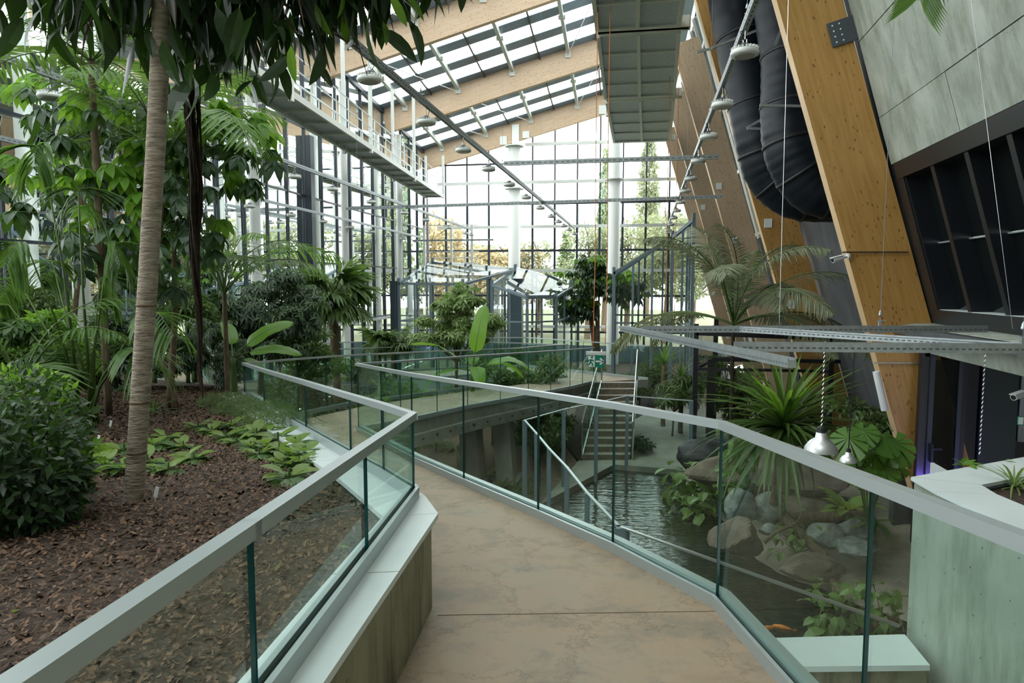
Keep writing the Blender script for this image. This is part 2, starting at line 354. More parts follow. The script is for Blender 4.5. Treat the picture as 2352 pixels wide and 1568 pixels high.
# ------------------------------------------------------------------ SETTING: roof and timber frames
FY = [-1.8, 5.4, 12.6, 19.8, 27.0, 34.2, 41.4]
XL = -12.05
def Hb(X, Y): return ZC+7.0+.09*(41.4-Y)+.268*(X+12)      # underside of rafters
def Hr(X, Y): return Hb(X, Y)+1.18
def legx(Y, z, o=0): return 3.98+o+.035*(Y-12.6)-.302*(z-ZC)
def Wx(Y, z): return 5.02+.035*(Y-12.6)-.29*(z-ZC)
def member(name, parent, p, q, dep, th, m, edge):          # timber bar p->q (centre line), depth in the XZ plane, thickness along Y
    p, q = Vector(p), Vector(q); L = (q-p).length; b = MB()
    b.hexa([(0, -th/2, -dep/2), (L, -th/2, -dep/2), (L, th/2, -dep/2), (0, th/2, -dep/2), (0, -th/2, dep/2), (L, -th/2, dep/2), (L, th/2, dep/2), (0, th/2, dep/2)], 0, [1, 1, 0, 0, 0, 0])
    x = (q-p).normalized(); y = Vector((0, 1, 0)); z = x.cross(y)
    mw = Matrix.Translation(p) @ Matrix((x, y, z)).transposed().to_4x4()
    return link(name, b.mesh(name, [m, edge]), parent, mw)
FN = {41.4: 'farthest timber portal frame, standing against the glass gable', 34.2: 'second timber portal frame in front of the glass gable', 27.0: 'third timber portal frame from the glass gable',
      19.8: 'timber portal frame with golden leg behind the black ducts', 12.6: 'nearest golden timber portal frame with a security camera on its leg', 5.4: 'timber portal frame overhead nearest the camera', -1.8: 'timber portal frame behind the camera'}
for Y in FY:
    t = thing('timber_portal_frame', FN[Y], 'frame', (4.9, Y, 0), 'timber portal frames')
    md = 1.24
    a = Vector((XL+.05, Y, Hb(XL, Y)+md/2)); b_ = Vector((-.55, Y, Hb(-.55, Y)+md/2))
    member('rafter', t, a, b_, md, .26, M_timber, M_edgewood)
    c_ = Vector((2.0, Y, Hb(-.55, Y)+.75)); member('ridge_piece', t, b_-Vector((.3, 0, .06)), c_, md, .25, M_timber, M_edgewood)
    z1 = ZC+9.0; z0 = .0
    lm = M_timber2 if Y < 20 else M_timber
    p0 = Vector((legx(Y, z0, .5), Y, z0)); p1 = Vector((legx(Y, z1, .5), Y, z1))
    lg = member('leg', t, p0, p1, .98, .26, lm, M_edgewood)
    if Y > 6:
        pl = MB()
        for zz in ((6.9, 3.0) if Y < 13 else (8.4, 6.4, 4.2)):
            if Y < 13: continue
            x = legx(Y, zz, .06); pl = MB(); pl.box((x+.16, Y-.14, zz), (.2, .03, .24)); obj('connection_plate', pl, M_signw, t)
        # white plates on the rafter where the purlins land
# grey gusset plate with bolts on the nearest leg
gp = aty(1935, 72, 12.42); g = thing('gusset_plate', 'slate grey steel plate with eight bolts on the nearest golden timber leg', 'plate', tuple(gp))
gb = MB(); rot = Matrix.Rotation(-.29, 3, 'Y')
def rp(c, x, y, z): v = rot @ Vector((x, y, z)); return (c.x+v.x, c.y+v.y, c.z+v.z)
gb.hexa([rp(gp, -.2, 0, -.2), rp(gp, .25, 0, -.2), rp(gp, .25, .03, -.2), rp(gp, -.2, .03, -.2), rp(gp, -.2, 0, .2), rp(gp, .25, 0, .2), rp(gp, .25, .03, .2), rp(gp, -.2, .03, .2)])
obj('plate', gb, M_plate, g)
for i in range(2):
    for j in range(4):
        bb = MB(); c = Vector(rp(gp, -.13+.11*i, -.012, -.14+.093*j)); bb.tube([c, c+Vector((0, .02, 0))], .014, 6); obj('bolt', bb, M_signw, g)

ceil = struct('ceiling')
XM = [-12.05, -10.85, -9.48, -8.11, -6.75, -5.38, -4.02, -2.65, -1.28, -.55]
def band(mb, X0, X1, Y0, Y1, th=.03, o=0, sides=None):
    P = [(x, y, Hr(x, y)+o+dz_) for dz_ in (0, th) for x, y in ((X0, Y0), (X1, Y0), (X1, Y1), (X0, Y1))]; mb.hexa(P, 0, sides)
for k in range(len(FY)-1):
    Y0, Y1 = FY[k], FY[k+1]; n = 4; pitch = (Y1-Y0)/n; lump = Y0 < 18
    ga, da = MB(), MB()
    for j in range(n):
        ya = Y0+j*pitch; yb = ya+pitch*.60; yc = ya+pitch
        for i in range(len(XM)-1):
            xa, xb = XM[i]+.02, XM[i+1]-.02
            if lump: band(ga, xa, xb, ya, yb); band(da, xa, xb, yb, yc)
            else:
                b = MB(); band(b, xa, xb, ya, yb-.015); obj('glass_pane', b, M_rglass, ceil)
                b = MB(); band(b, xa, xb, yb, yc); obj('slate_band', b, M_louvre, ceil)
    if lump: obj('glass_pane', ga, M_rglass, ceil)['kind'] = 'stuff'; obj('slate_band', da, M_louvre, ceil)['kind'] = 'stuff'
    for i, X in enumerate(XM[1:-1]):
        b = MB()
        if i % 2 == 0:
            b.beam((X, Y0+.1, Hr(X, Y0)-.14), (X, Y1-.1, Hr(X, Y1)-.14), .15, .22)
            b.box((X, Y1-.16, Hr(X, Y1)-.30), (.26, .05, .26)); b.box((X, (Y0+Y1)/2, Hr(X, (Y0+Y1)/2)-.16), (.30, .16, .14))
            obj('purlin', b, M_wbeam, ceil)
        else:
            b.beam((X, Y0+.1, Hr(X, Y0)-.04), (X, Y1-.1, Hr(X, Y1)-.04), .07, .09); obj('glazing_bar', b, M_dark2, ceil)
    if Y0 > 18:
        b = MB()
        for (i, j) in ((8, 6), (0, 2), (2, 4)) if k == 5 else ((8, 6), (0, 2)):
            Xa, Xb = XM[i+1 if i < 9 else i] if i else XM[1], XM[j+1]
            b.tube([(Xa, Y0+.2, Hr(Xa, Y0)-.45), (Xb, Y1-.2, Hr(Xb, Y1)-.35)], .018, 5)
        obj('tie_rod', b, M_white, ceil)
b = MB()                                      # opaque ridge strip above the maintenance deck
for k in range(len(FY)-1):
    Y0, Y1 = FY[k], FY[k+1]; b.hexa([(x, y, Hr(-.55, y)+o) for o in (0, .1) for x, y in ((-.57, Y0), (3.0, Y0), (3.0, Y1), (-.57, Y1))])
obj('ridge_cover', b, M_grey, ceil)

# ------------------------------------------------------------------ SETTING: left glass wall
wl = struct('wall_left')
WM = [11.85+1.4733*i for i in range(-9, 21)]
TR = [ZC-4.75, ZC-1.62, ZC+.86, ZC+3.38, ZC+5.95]
for i, Y in enumerate(WM):
    b = MB(); top = Hr(XL, Y); b.box((XL, Y, top/2), (.14, .07, top), 0); obj('mullion', b, M_dark, wl)
for z in TR[1:]:
    b = MB(); b.box((XL, 19.8, z), (.10, 43.2, .07)); obj('transom', b, M_dark, wl)
b = MB(); b.beam((XL, -1.8, Hr(XL, -1.8)-.1), (XL, 41.4, Hr(XL, 41.4)-.1), .2, .2); obj('eaves_bar', b, M_dark, wl)
b = MB(); b.box((XL+.12, 19.8, ZC-1.72), (.35, 43.2, .10)); obj('sill', b, M_cap, wl)
for i in range(len(WM)-1):
    ya, yb = WM[i]+.04, WM[i+1]-.04
    for j in range(len(TR)):
        z0 = TR[j]+.04; z1a = TR[j+1]-.04 if j < 4 else Hr(XL, ya)-.1; z1b = TR[j+1]-.04 if j < 4 else Hr(XL, yb)-.1
        b = MB(); tw = RND.uniform(-.012, .012); tv = RND.uniform(-.008, .008)
        b.q([(XL+tw, ya, z0), (XL+tw+tv, ya, z1a), (XL-tw+tv, yb, z1b), (XL-tw, yb, z0)]); obj('glass_pane', b, M_lglass, wl)
# white and slate columns just inside the side wall
for i, (Y, wd) in enumerate(((12.6, .34), (19.8, .34), (27, .3), (34.2, .3))):
    b = MB(); b.lathe([(wd/2, 0), (wd/2, Hb(-11.5, Y)-0.1)], (-11.45, Y+.5, 0), 14)
    o = thing('side_column', '%s slim white steel column inside the left glass wall' % ORD[i], 'column', (-11.45, Y+.5, 0), 'side columns'); obj('shaft', b, M_white, o, True)
    b = MB(); b.box((-11.45, Y+.5, .02), (.5, .5, .04)); obj('foot_plate', b, M_white, o)
for i, (Y, wd) in enumerate(((25.2, .5),)):
    b = MB(); b.box((-11.85, Y, 5.2), (.2, .34, 10.4)); o = struct('trim_1', b, M_dark)

# ------------------------------------------------------------------ SETTING: far gable
wb = struct('wall_back'); GY = 42.1
XG = [-12.05, -10.85]+[-9.48+1.366*i for i in range(11)]
GT = [ZC-2.95, ZC-.72, ZC+2.05, ZC+4.9, ZC+7.35]
def gtop(X):
    t = Hb(X, 41.4)+1.1
    if X > 0: t = min(Hb(-.5, 41.4)+1.1, ZC+(4.98+1.0-X)/.302)
    return max(t, ZC+.3)
for X in XG:
    b = MB(); lowz = ZC+4.9; t = gtop(X)
    b.box((X, GY, min(t, lowz)/2), (.13, .12, min(t, lowz)))
    if t > lowz: b.box((X, GY, (t+lowz)/2), (.085, .14, t-lowz))
    obj('mullion', b, M_dark, wb)
for z in GT:
    b = MB(); b.box(((-12.05+4.18)/2, GY, z), (16.2, .10, .13 if z < ZC+6 else .10)); obj('transom', b, M_dark, wb)
gz = [0.02]+GT
for i in range(len(XG)-1):
    xa, xb = XG[i]+.07, XG[i+1]-.07
    for j in range(len(gz)):
        z0 = gz[j]+.05; ta = gz[j+1]-.05 if j+1 < len(gz) else gtop(xa); tb = gz[j+1]-.05 if j+1 < len(gz) else gtop(xb)
        b = MB(); b.q([(xa, GY, z0), (xb, GY, z0), (xb, GY, min(tb, max(z0+.05, gtop(xb)))), (xa, GY, min(ta, max(z0+.05, gtop(xa))))]); obj('glass_pane', b, M_wglass, wb)
for i, z in enumerate((ZC-2.6, ZC+.82, ZC+3.48, ZC+6.15, ZC+8.4)):      # white wind beams in front of the glass
    x0 = -11.3 if z < ZC+8 else -5.8
    b = MB(); b.box(((x0+4.2-(.3*i))/2, 41.75, z), (4.2-.3*i-x0, .14, .17)); obj('wind_beam', b, M_white, wb)
b = MB(); b.prism([(-12.4, 41.9), (6.5, 41.9), (6.5, 42.0), (-12.4, 42.0)], 0, 1.0); obj('plinth', b, M_grey, wb)
for i, (X, r) in enumerate(((-6.3, .36), (-.42, .36))):
    t = thing('gable_column', ('left' if i == 0 else 'right')+' round white steel column in front of the glass gable', 'column', (X, 40.7, 0), 'gable columns')
    zt = Hb(X, 41.4)-.35; b = MB(); b.lathe([(r, 0), (r, zt), (0, zt)], (X, 40.7, 0), 20); obj('shaft', b, M_white, t, True)
    b = MB(); b.lathe([(r+.2, 0), (r+.2, .06), (r-.02, .06)], (X, 40.7, ZC+(5.6 if i == 0 else 6.0)), 20); b.lathe([(r+.2, 0), (r+.2, .06), (r-.02, .06)], (X, 40.7, zt-.1), 20); obj('collar', b, M_white, t)
    b = MB(); b.box((X, 41.2, zt+.6), (.42, .1, 1.4)); b.box((X-.75, 41.24, zt+.4), (.42, .05, .5)); b.box((X+.62, 41.24, zt+.7), (.4, .05, .4)); obj('bracket', b, M_white, t)

# ------------------------------------------------------------------ SETTING: right wall
wr = struct('wall_right')
def wquad(mb, Y0, Y1, z0, z1, off=0, th=.1, mi=0):
    mb.hexa([(Wx(Y0, z0)+off, Y0, z0), (Wx(Y0, z0)+off+th, Y0, z0), (Wx(Y1, z0)+off+th, Y1, z0), (Wx(Y1, z0)+off, Y1, z0),
             (Wx(Y0, z1)+off, Y0, z1), (Wx(Y0, z1)+off+th, Y0, z1), (Wx(Y1, z1)+off+th, Y1, z1), (Wx(Y1, z1)+off, Y1, z1)], mi)
zs = [ZC+1.98, ZC+2.75, ZC+4.0, ZC+4.85, ZC+6.1, ZC+7.35, ZC+9.6]
for i, (ya, yb) in enumerate(((-3.5, -.6), (-.6, 2.1), (2.1, 4.7), (4.7, 7.3), (7.3, 9.9), (9.9, 12.46))):
    for j in range(len(zs)-1):
        b = MB(); wquad(b, ya+.008, yb-.008, zs[j]+.006, zs[j+1]-.006, RND.uniform(-.004, .004), .25); obj('concrete_panel', b, M_conc, wr)
b = MB(); wquad(b, -3.5, 12.72, ZC+1.98, ZC+9.6, .03, .15); obj('joint_backing', b, M_black, wr)
b = MB(); wquad(b, -3.5, 12.6, ZC-1.15, ZC-.72, -.25, 1.2); b.hexa([(4.7, -3.5, ZC-.7), (6.3, -3.5, ZC-.72), (6.3, 12.6, ZC-.72), (4.7, 12.6, ZC-.7), (4.75, -3.5, ZC-.66), (6.3, -3.5, ZC-.66), (6.3, 12.6, ZC-.66), (4.95, 12.6, ZC-.66)]); obj('concrete_band', b, M_conc, wr)
# inclined window band with deep dark fins
win = struct('window_1')
b = MB(); wquad(b, -3.5, 12.3, ZC+1.72, ZC+1.97, -.02, .65); wquad(b, -3.5, 12.3, ZC-.66, ZC-.42, -.02, .65); wquad(b, 12.1, 12.72, ZC-.7, ZC+1.98, 0, .65); obj('window_frame', b, M_dark2, win)
fins = [12.1-1.08*i for i in range(14)]
for Y in fins:
    b = MB(); wquad(b, Y-.06, Y+.06, ZC-.44, ZC+1.75, .02, .28); obj('fin', b, M_dark2, win)
b = MB(); wquad(b, -3.5, 12.3, ZC-.44, ZC-.41, .02, .28); obj('window_sill', b, M_cap, win)
for i in range(len(fins)-1):
    for z0, z1 in ((ZC-.42, ZC+.66), (ZC+.68, ZC+1.74)):
        b = MB(); wquad(b, fins[i+1]+.06, fins[i]-.06, z0, z1, .29, .02); obj('window_pane', b, mat('smoked_pane', (.006, .008, .008), .06, 0, spec=.5), win)
    b = MB(); wquad(b, fins[i+1]+.05, fins[i]-.05, ZC+.65, ZC+.67, .24, .05); obj('glazing_bar', b, M_alu, win)
# further bays
for k in range(2, 6):
    Y0, Y1 = FY[k]+.15, FY[k+1]-.15
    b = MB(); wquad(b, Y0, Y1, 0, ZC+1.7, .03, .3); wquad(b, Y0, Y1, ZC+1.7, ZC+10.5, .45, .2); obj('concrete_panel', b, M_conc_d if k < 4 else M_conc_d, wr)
    for ya in np.linspace(Y0, Y1, 6):
        b = MB(); wquad(b, ya-.06, ya+.06, ZC+1.7, ZC+10.4, .05, .12); obj('window_post', b, M_white, wr)
    for zz in (1.8, 4.2, 6.6, 9.0):
        b = MB(); wquad(b, Y0, Y1, ZC+zz, ZC+zz+.12, .06, .12); obj('window_rail', b, M_white, wr)
    b = MB(); wquad(b, Y0, Y1, ZC+1.75, ZC+10.4, .16, .02); obj('dark_pane', b, mat('dark_teal_pane', (.012, .03, .036), .08), wr)
# room behind the camera keeps the light honest
b = MB(); b.box((-3.5, -4.1, 7.5), (18, .2, 15)); struct('wall_front', b, M_conc)

# recess with the glazed door under the concrete band
b = MB()
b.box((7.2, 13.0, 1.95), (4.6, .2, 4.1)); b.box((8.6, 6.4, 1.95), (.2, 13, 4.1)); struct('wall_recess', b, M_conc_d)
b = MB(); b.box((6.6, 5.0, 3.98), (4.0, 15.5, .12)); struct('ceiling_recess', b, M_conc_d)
d1 = aty(2112, 1090, 12.2)
dr = struct('door_1'); zt = 3.55
def fpost(mb, x, wdt, z0, z1, y, dep=.12): mb.box((x, y, (z0+z1)/2), (wdt, dep, z1-z0))
b = MB(); fpost(b, 5.02, .12, 0, zt+.3, 12.25); fpost(b, 5.62, .10, 0, zt+.3, 12.25); fpost(b, 5.32, .62, zt, zt+.3, 12.25); obj('door_frame', b, M_dark2, dr)
b = MB(); fpost(b, 5.12, .07, .9, zt, 12.18, .06); fpost(b, 5.55, .06, .9, zt, 12.18, .06); b.box((5.33, 12.18, .95), (.4, .05, .1)); obj('door_leaf', b, M_dark, dr)
b = MB(); b.box((5.33, 12.17, 2.2), (.38, .02, 2.6)); obj('door_pane', b, glass_mat('door_glass', (.4, .45, .45), 1.6), dr)
b = MB(); b.box((5.14, 12.10, 1.95), (.03, .08, .30)); b.box((5.2, 12.05, 2.03), (.16, .02, .025)); obj('door_handle', b, M_black, dr)
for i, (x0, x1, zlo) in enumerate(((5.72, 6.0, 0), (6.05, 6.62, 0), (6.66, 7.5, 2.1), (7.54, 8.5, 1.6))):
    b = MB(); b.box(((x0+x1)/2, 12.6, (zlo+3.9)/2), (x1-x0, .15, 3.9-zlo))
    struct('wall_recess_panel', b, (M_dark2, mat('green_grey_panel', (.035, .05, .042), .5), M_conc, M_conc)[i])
vl = bpy.data.lights.new('violet_plant_light', 'AREA'); vl.shape = 'RECTANGLE'; vl.size = .5; vl.size_y = .08; vl.energy = 4; vl.color = (.22, .12, 1)
t = thing('violet_plant_light', 'violet glowing plant light low beside the glazed door under the concrete band', 'lamp', (5.25, 11.6, 1.3))
b = MB(); b.box((5.25, 11.6, 1.3), (.5, .06, .04)); obj('housing', b, M_signw, t)
em = bpy.data.materials.new('violet_tube'); em.use_nodes = True; em.node_tree.nodes['Principled BSDF'].inputs['Emission Color'].default_value = (.45, .35, 1, 1); em.node_tree.nodes['Principled BSDF'].inputs['Emission Strength'].default_value = 4
b = MB(); b.box((5.25, 11.62, 1.33), (.46, .04, .02)); obj('tube', b, em, t)
vo_ = bpy.data.objects.new('light_source', vl); COL.objects.link(vo_); vo_.location = (5.25, 11.66, 1.36); vo_.rotation_euler = (PI*.75, 0, 0); vo_.parent = t; vo_.matrix_parent_inverse = PINV[t.name]

# ------------------------------------------------------------------ SETTING: lower garden floor, path, pool
b = MB(); b.prism([(-12.4, -4), (9, -4), (9, 42), (-12.4, 42)], -1.3, -.8); struct('floor', b, M_soil)
pool = [(-2.6, 4.0), (-2.3, 12.0)] + [tuple(atz(*p, 0))[:2] for p in ((1240, 1160), (1410, 1068), (1535, 1078))] + [(2.15, 15.6), (3.1, 14.6), (4.4, 12.6), (4.6, 9.0), (4.0, 4.0)]
b = MB(); b.prism(pool, -.2, -.12); wt = struct('water_surface', b, None or M_soil)
m, n, l, bs = node_mat('pool_water')
bs.inputs['Base Color'].default_value = (.012, .018, .012, 1); bs.inputs['Roughness'].default_value = .02; bs.inputs['IOR'].default_value = 1.6; bs.inputs['Specular IOR Level'].default_value = 1.0
t_ = n.new('ShaderNodeTexCoord'); mp = n.new('ShaderNodeMapping'); mp.inputs['Scale'].default_value = (.8, 3.4, 1); l.new(t_.outputs['Object'], mp.inputs[0])
ns = n.new('ShaderNodeTexNoise'); ns.inputs['Scale'].default_value = 2.4; ns.inputs['Detail'].default_value = 3; l.new(mp.outputs[0], ns.inputs[0])
bu = n.new('ShaderNodeBump'); bu.inputs['Strength'].default_value = .5; bu.inputs['Distance'].default_value = .05; l.new(ns.outputs['Fac'], bu.inputs['Height']); l.new(bu.outputs[0], bs.inputs['Normal'])
wt.data.materials[0] = m
P0 = [tuple(atz(*p, 0))[:2] for p in ((1240, 1160), (1410, 1068), (1535, 1078))]
# left bed beneath the bridge, path apron, far garden bed
b = MB(); b.prism([(-12, -3.5), (-2.6, -3.5), (-2.6, 4.0), (-2.3, 12.0), P0[0], (-1.05, 17.9), (-1.6, 20), (-1.6, 41.9), (-12, 41.9)], -.79, 0); struct('floor_bed', b, mat('lightened_bed_soil', (.10, .07, .045), .95, 0, (.20, .15, .10), 9, 8, bump=.8, bscale=22))  # soil colour raised in place of the light missing under the bridge
b = MB(); b.prism([P0[0], P0[1], P0[2], (2.1, 17.4), (2.15, 18.6), (2.6, 18.7), (6.2, 27), (6.2, 31), (2.9, 31), (.4, 23.5), (.25, 18.4), (-1.05, 18.1)], -.79, .02); struct('floor_path', b, M_path)
b = MB(); b.prism([(-1.59, 20), (-1.04, 18.2), (.25, 18.5), (.4, 23.6), (2.8, 31.2), (6.2, 31.2), (6.3, 41.9), (-1.59, 41.9)], -.79, .0); b.prism([(2.65, 18.6), (8.4, 18.6), (8.4, 30), (6.3, 27)], -.79, .03); struct('floor_far_bed', b, M_soil)
bank = [tuple(atz(*p, 0))[:2] for p in ((1535, 1085), (1652, 1190), (1717, 1252), (1759, 1305), (1883, 1335), (1990, 1390), (2066, 1410))]
bk = bank+[(8.5, 8.6), (8.5, 18.4), (2.2, 18.4)]
def bz(x, y): return max(-.1, min(.55, .16*(x-2.2)))
b = MB()
xs = np.linspace(1.2, 8.5, 46); ys = np.linspace(8.4, 18.4, 60)
from mathutils import noise as mn
def inside(poly, x, y):
    c = False; j = len(poly)-1
    for i in range(len(poly)):
        if (poly[i][1] > y) != (poly[j][1] > y) and x < (poly[j][0]-poly[i][0])*(y-poly[i][1])/(poly[j][1]-poly[i][1])+poly[i][0]: c = not c
        j = i
    return c
def edgedist(poly, x, y):
    best = 9
    for i in range(len(poly)-1):
        a, c = Vector(poly[i]), Vector(poly[i+1]); v = c-a; t = max(0, min(1, (Vector((x, y))-a).dot(v)/v.length_squared)); best = min(best, (a+v*t-Vector((x, y))).length)
    return best
def sandz(x, y):
    d = edgedist(bank, x, y); s = 1 if inside(bk, x, y) else -1
    return -.14+(min(.45, .17*d) if s > 0 else -.5*d)+.07*mn.noise(Vector((x*1.3, y*1.3, 0)))+(.15*min(1, d) if s > 0 else 0)
idx = {}
for i, x in enumerate(xs):
    for j, y in enumerate(ys): b.v.append((x, y, max(-.75, sandz(x, y))))
nj = len(ys)
for i in range(len(xs)-1):
    for j in range(nj-1): b.f.append((i*nj+j, (i+1)*nj+j, (i+1)*nj+j+1, i*nj+j+1)); b.m.append(0)
struct('floor_sand_bank', b, M_sand, smooth=True)
# ------------------------------------------------------------------ SETTING: upper walkway
B_ = [(1.36, .3), (1.03, 1.88), (.585, 4.0), (-.03, 4.93), (-.68, 5.75), (-1.6, 6.87), (-2.52, 8.02), (-4.14, 10.32)]
BR = [(-3.75, 11.3), (-3.11, 13.74), (-2.18, 16.34), (-1.35, 18.9), (-.78, 21.1)]
topB = [(-.49, 21.42)]
AO = [(-.60, -1.2), (-.90, 1.84), (-1.06, 3.72), (-1.26, 4.14), (-1.62, 4.62), (-2.1, 5.27), (-3.12, 6.6), (-4.62, 8.55), (-5.85, 10.2)]
CF = [(-5.62, 11.8), (-5.35, 14.0), (-4.25, 16.9), (-3.0, 20.2), (-2.15, 21.5)]
deckp = [(1.6, -1.2)]+B_+BR+[(-.49, 21.42), (.30, 21.9)]+[(-1.68, 22.16), (-2.15, 21.5)]+CF[::-1][1:]+AO[::-1]
b = MB(); b.prism(deckp, lambda x, y: dz(x, y)-.25, dz, 1, 0)
m, n, l, bs = node_mat('stamped_tan_concrete')
t_ = n.new('ShaderNodeTexCoord')
n1 = n.new('ShaderNodeTexNoise'); n1.inputs['Scale'].default_value = 1.5; n1.inputs['Detail'].default_value = 9; n1.inputs['Roughness'].default_value = .68; n1.inputs['Distortion'].default_value = .25; l.new(t_.outputs['Object'], n1.inputs[0])
r1 = n.new('ShaderNodeValToRGB'); e = r1.color_ramp.elements; e[0].position = .30; e[0].color = (.19, .165, .125, 1); e[1].position = .72; e[1].color = (.30, .255, .185, 1)
x_ = r1.color_ramp.elements.new(.5); x_.color = (.345, .25, .165, 1); l.new(n1.outputs['Fac'], r1.inputs[0])
n2 = n.new('ShaderNodeTexNoise'); n2.inputs['Scale'].default_value = 3.2; n2.inputs['Detail'].default_value = 10; n2.inputs['Roughness'].default_value = .75; n2.inputs['Distortion'].default_value = .3; l.new(t_.outputs['Object'], n2.inputs[0])
r2 = n.new('ShaderNodeValToRGB'); r2.color_ramp.elements[0].position = .36; r2.color_ramp.elements[1].position = .5; r2.color_ramp.elements[0].color = (.75, .75, .75, 1); r2.color_ramp.elements[1].color = (0, 0, 0, 1); l.new(n2.outputs['Fac'], r2.inputs[0])
mx = n.new('ShaderNodeMixRGB'); l.new(r2.outputs[0], mx.inputs[0]); l.new(r1.outputs[0], mx.inputs[1]); mx.inputs[2].default_value = (.20, .175, .135, 1)
vm = n.new('ShaderNodeMapping'); vm.inputs['Scale'].default_value = (.9, .9, .9); vn = n.new('ShaderNodeVectorMath'); vn.operation = 'MULTIPLY_ADD'; vn.inputs[1].default_value = (.8, .8, .8)
l.new(n2.outputs['Color'], vn.inputs[0]); l.new(t_.outputs['Object'], vn.inputs[2]); l.new(vn.outputs[0], vm.inputs[0])
vo = n.new('ShaderNodeTexVoronoi'); vo.feature = 'DISTANCE_TO_EDGE'; vo.inputs['Scale'].default_value = 1.4; l.new(vm.outputs[0], vo.inputs[0])
r3 = n.new('ShaderNodeValToRGB'); r3.color_ramp.elements[0].position = 0; r3.color_ramp.elements[1].position = .018; r3.color_ramp.elements[0].color = (.55, .55, .55, 1); r3.color_ramp.elements[1].color = (0, 0, 0, 1); l.new(vo.outputs['Distance'], r3.inputs[0])
m3 = n.new('ShaderNodeMixRGB'); l.new(r3.outputs[0], m3.inputs[0]); l.new(mx.outputs[0], m3.inputs[1]); m3.inputs[2].default_value = (.09, .065, .04, 1)
l.new(m3.outputs[0], bs.inputs['Base Color']); bs.inputs['Roughness'].default_value = .58
bu = n.new('ShaderNodeBump'); bu.inputs['Strength'].default_value = .35; bu.inputs['Distance'].default_value = .015; l.new(n2.outputs['Fac'], bu.inputs['Height']); l.new(bu.outputs[0], bs.inputs['Normal'])
M_deck = m
struct('walkway', b, [M_deck, M_fascia])
b = MB(); b.prism([(-1.66, 22.16), (-.49, 21.44), (.32, 21.9), (.93, 22.1), (.7, 22.5), (-3.35, 24.9), (-4.6, 24.6), (-9.6, 21.6), (-11.9, 18.8), (-11.9, 16.5), (-9.85, 17.3), (-8.4, 19.5), (-5.33, 21.5), (-4.4, 22.6), (-3.4, 22.6), (-2.4, 22.4)], ZC-3.3, ZC-3.05, 1, 0); struct('walkway_far', b, [M_deck, M_fascia])
# a scored joint across the walkway
b = MB(); b.beam((-1.0, 3.62, dz(-1, 3.62)+.001), (.60, 3.93, dz(.6, 3.93)+.001), .0035, .003); struct('trim_2', b, mat('joint_filler', (.15, .12, .085), .9))
b = MB()
for i in range(len(B_)-2): b.beam((B_[i+1][0]+.05, B_[i+1][1]+.03, dz(*B_[i+1])-.02), (B_[i+2][0]+.05, B_[i+2][1]+.03, dz(*B_[i+2])-.02), .06, .2)
struct('trim_3', b, M_alu)
# bridge edge beam with bolts
b = MB(); F0 = [(-4.14, 10.32)]+BR+[(-.49, 21.42)]
for i in range(len(F0)-1):
    p, q = F0[i], F0[i+1]; b.beam((p[0]+.06, p[1], dz(*p)-.36), (q[0]+.06, q[1], dz(*q)-.36), .12, .22)
    for k in range(5):
        t = k/5; b.box((p[0]+(q[0]-p[0])*t+.14, p[1]+(q[1]-p[1])*t, dz(*p)+(dz(*q)-dz(*p))*t-.34), (.03, .08, .03), 1)
struct('trim_4', b, [M_fascia, M_dark2])
b = MB(); F1 = [(-11.9, 16.45), (-9.85, 17.25), (-8.4, 19.45), (-5.33, 21.45), (-4.4, 22.55), (-3.4, 22.55), (-1.75, 22.1)]
for i in range(len(F1)-1): b.beam((*F1[i], ZC-3.2), (*F1[i+1], ZC-3.2), .08, .30)
struct('trim_5', b, M_cap)
for i, (x, y) in enumerate((((-3.35), 15.6), (-2.62, 15.9))):
    t = thing('bridge_pier', ('left' if i == 0 else 'right')+' flat concrete pier under the bridge', 'pier', (x, y, 0), 'bridge piers')
    b = MB(); b.hexa([(x-.2, y-.35, 0), (x+.2, y-.35, 0), (x+.2, y+.35, 0), (x-.2, y+.35, 0), (x-.36, y-.35, dz(x, y)-.26), (x+.06, y-.35, dz(x, y)-.26), (x+.06, y+.35, dz(x, y)-.26), (x-.36, y+.35, dz(x, y)-.26)]); obj('shaft', b, M_fascia, t)
    b = MB(); b.box((x, y, .06), (.6, .9, .12)); obj('footing', b, M_fascia, t)
# planter retaining wall with formwork panels and pale coping
rw = struct('wall_planter')
for i in range(len(AO)-1):
    p, q = Vector(AO[i]), Vector(AO[i+1]); n_ = max(1, round((q-p).length/.95)); nrm = Vector((-(q-p).y, (q-p).x)).normalized()
    for k in range(n_):
        a = p+(q-p)*(k/n_)+(q-p).normalized()*.004; c = p+(q-p)*((k+1)/n_)-(q-p).normalized()*.004
        pts = [a, c, c+nrm*.18, a+nrm*.18]; b = MB(); zt = lambda x, y: dz(x, y)+.545
        b.prism([tuple(v)[:2] for v in pts], lambda x, y: dz(x, y)-.3, zt); obj('concrete_panel', b, M_conc_m, rw)
AI = [(-.97, -1.2), (-1.12, 1.8), (-1.32, 3.63), (-1.60, 4.02), (-1.95, 4.5), (-2.45, 5.12), (-3.45, 6.38), (-4.92, 8.3), (-6.35, 10.1)]
AO2 = [(-.57, -1.2), (-.865, 1.84), (-1.025, 3.74), (-1.22, 4.14), (-1.59, 4.65), (-2.07, 5.3), (-3.08, 6.63), (-4.59, 8.58), (-5.8, 10.25)]
cop = struct('trim_6')
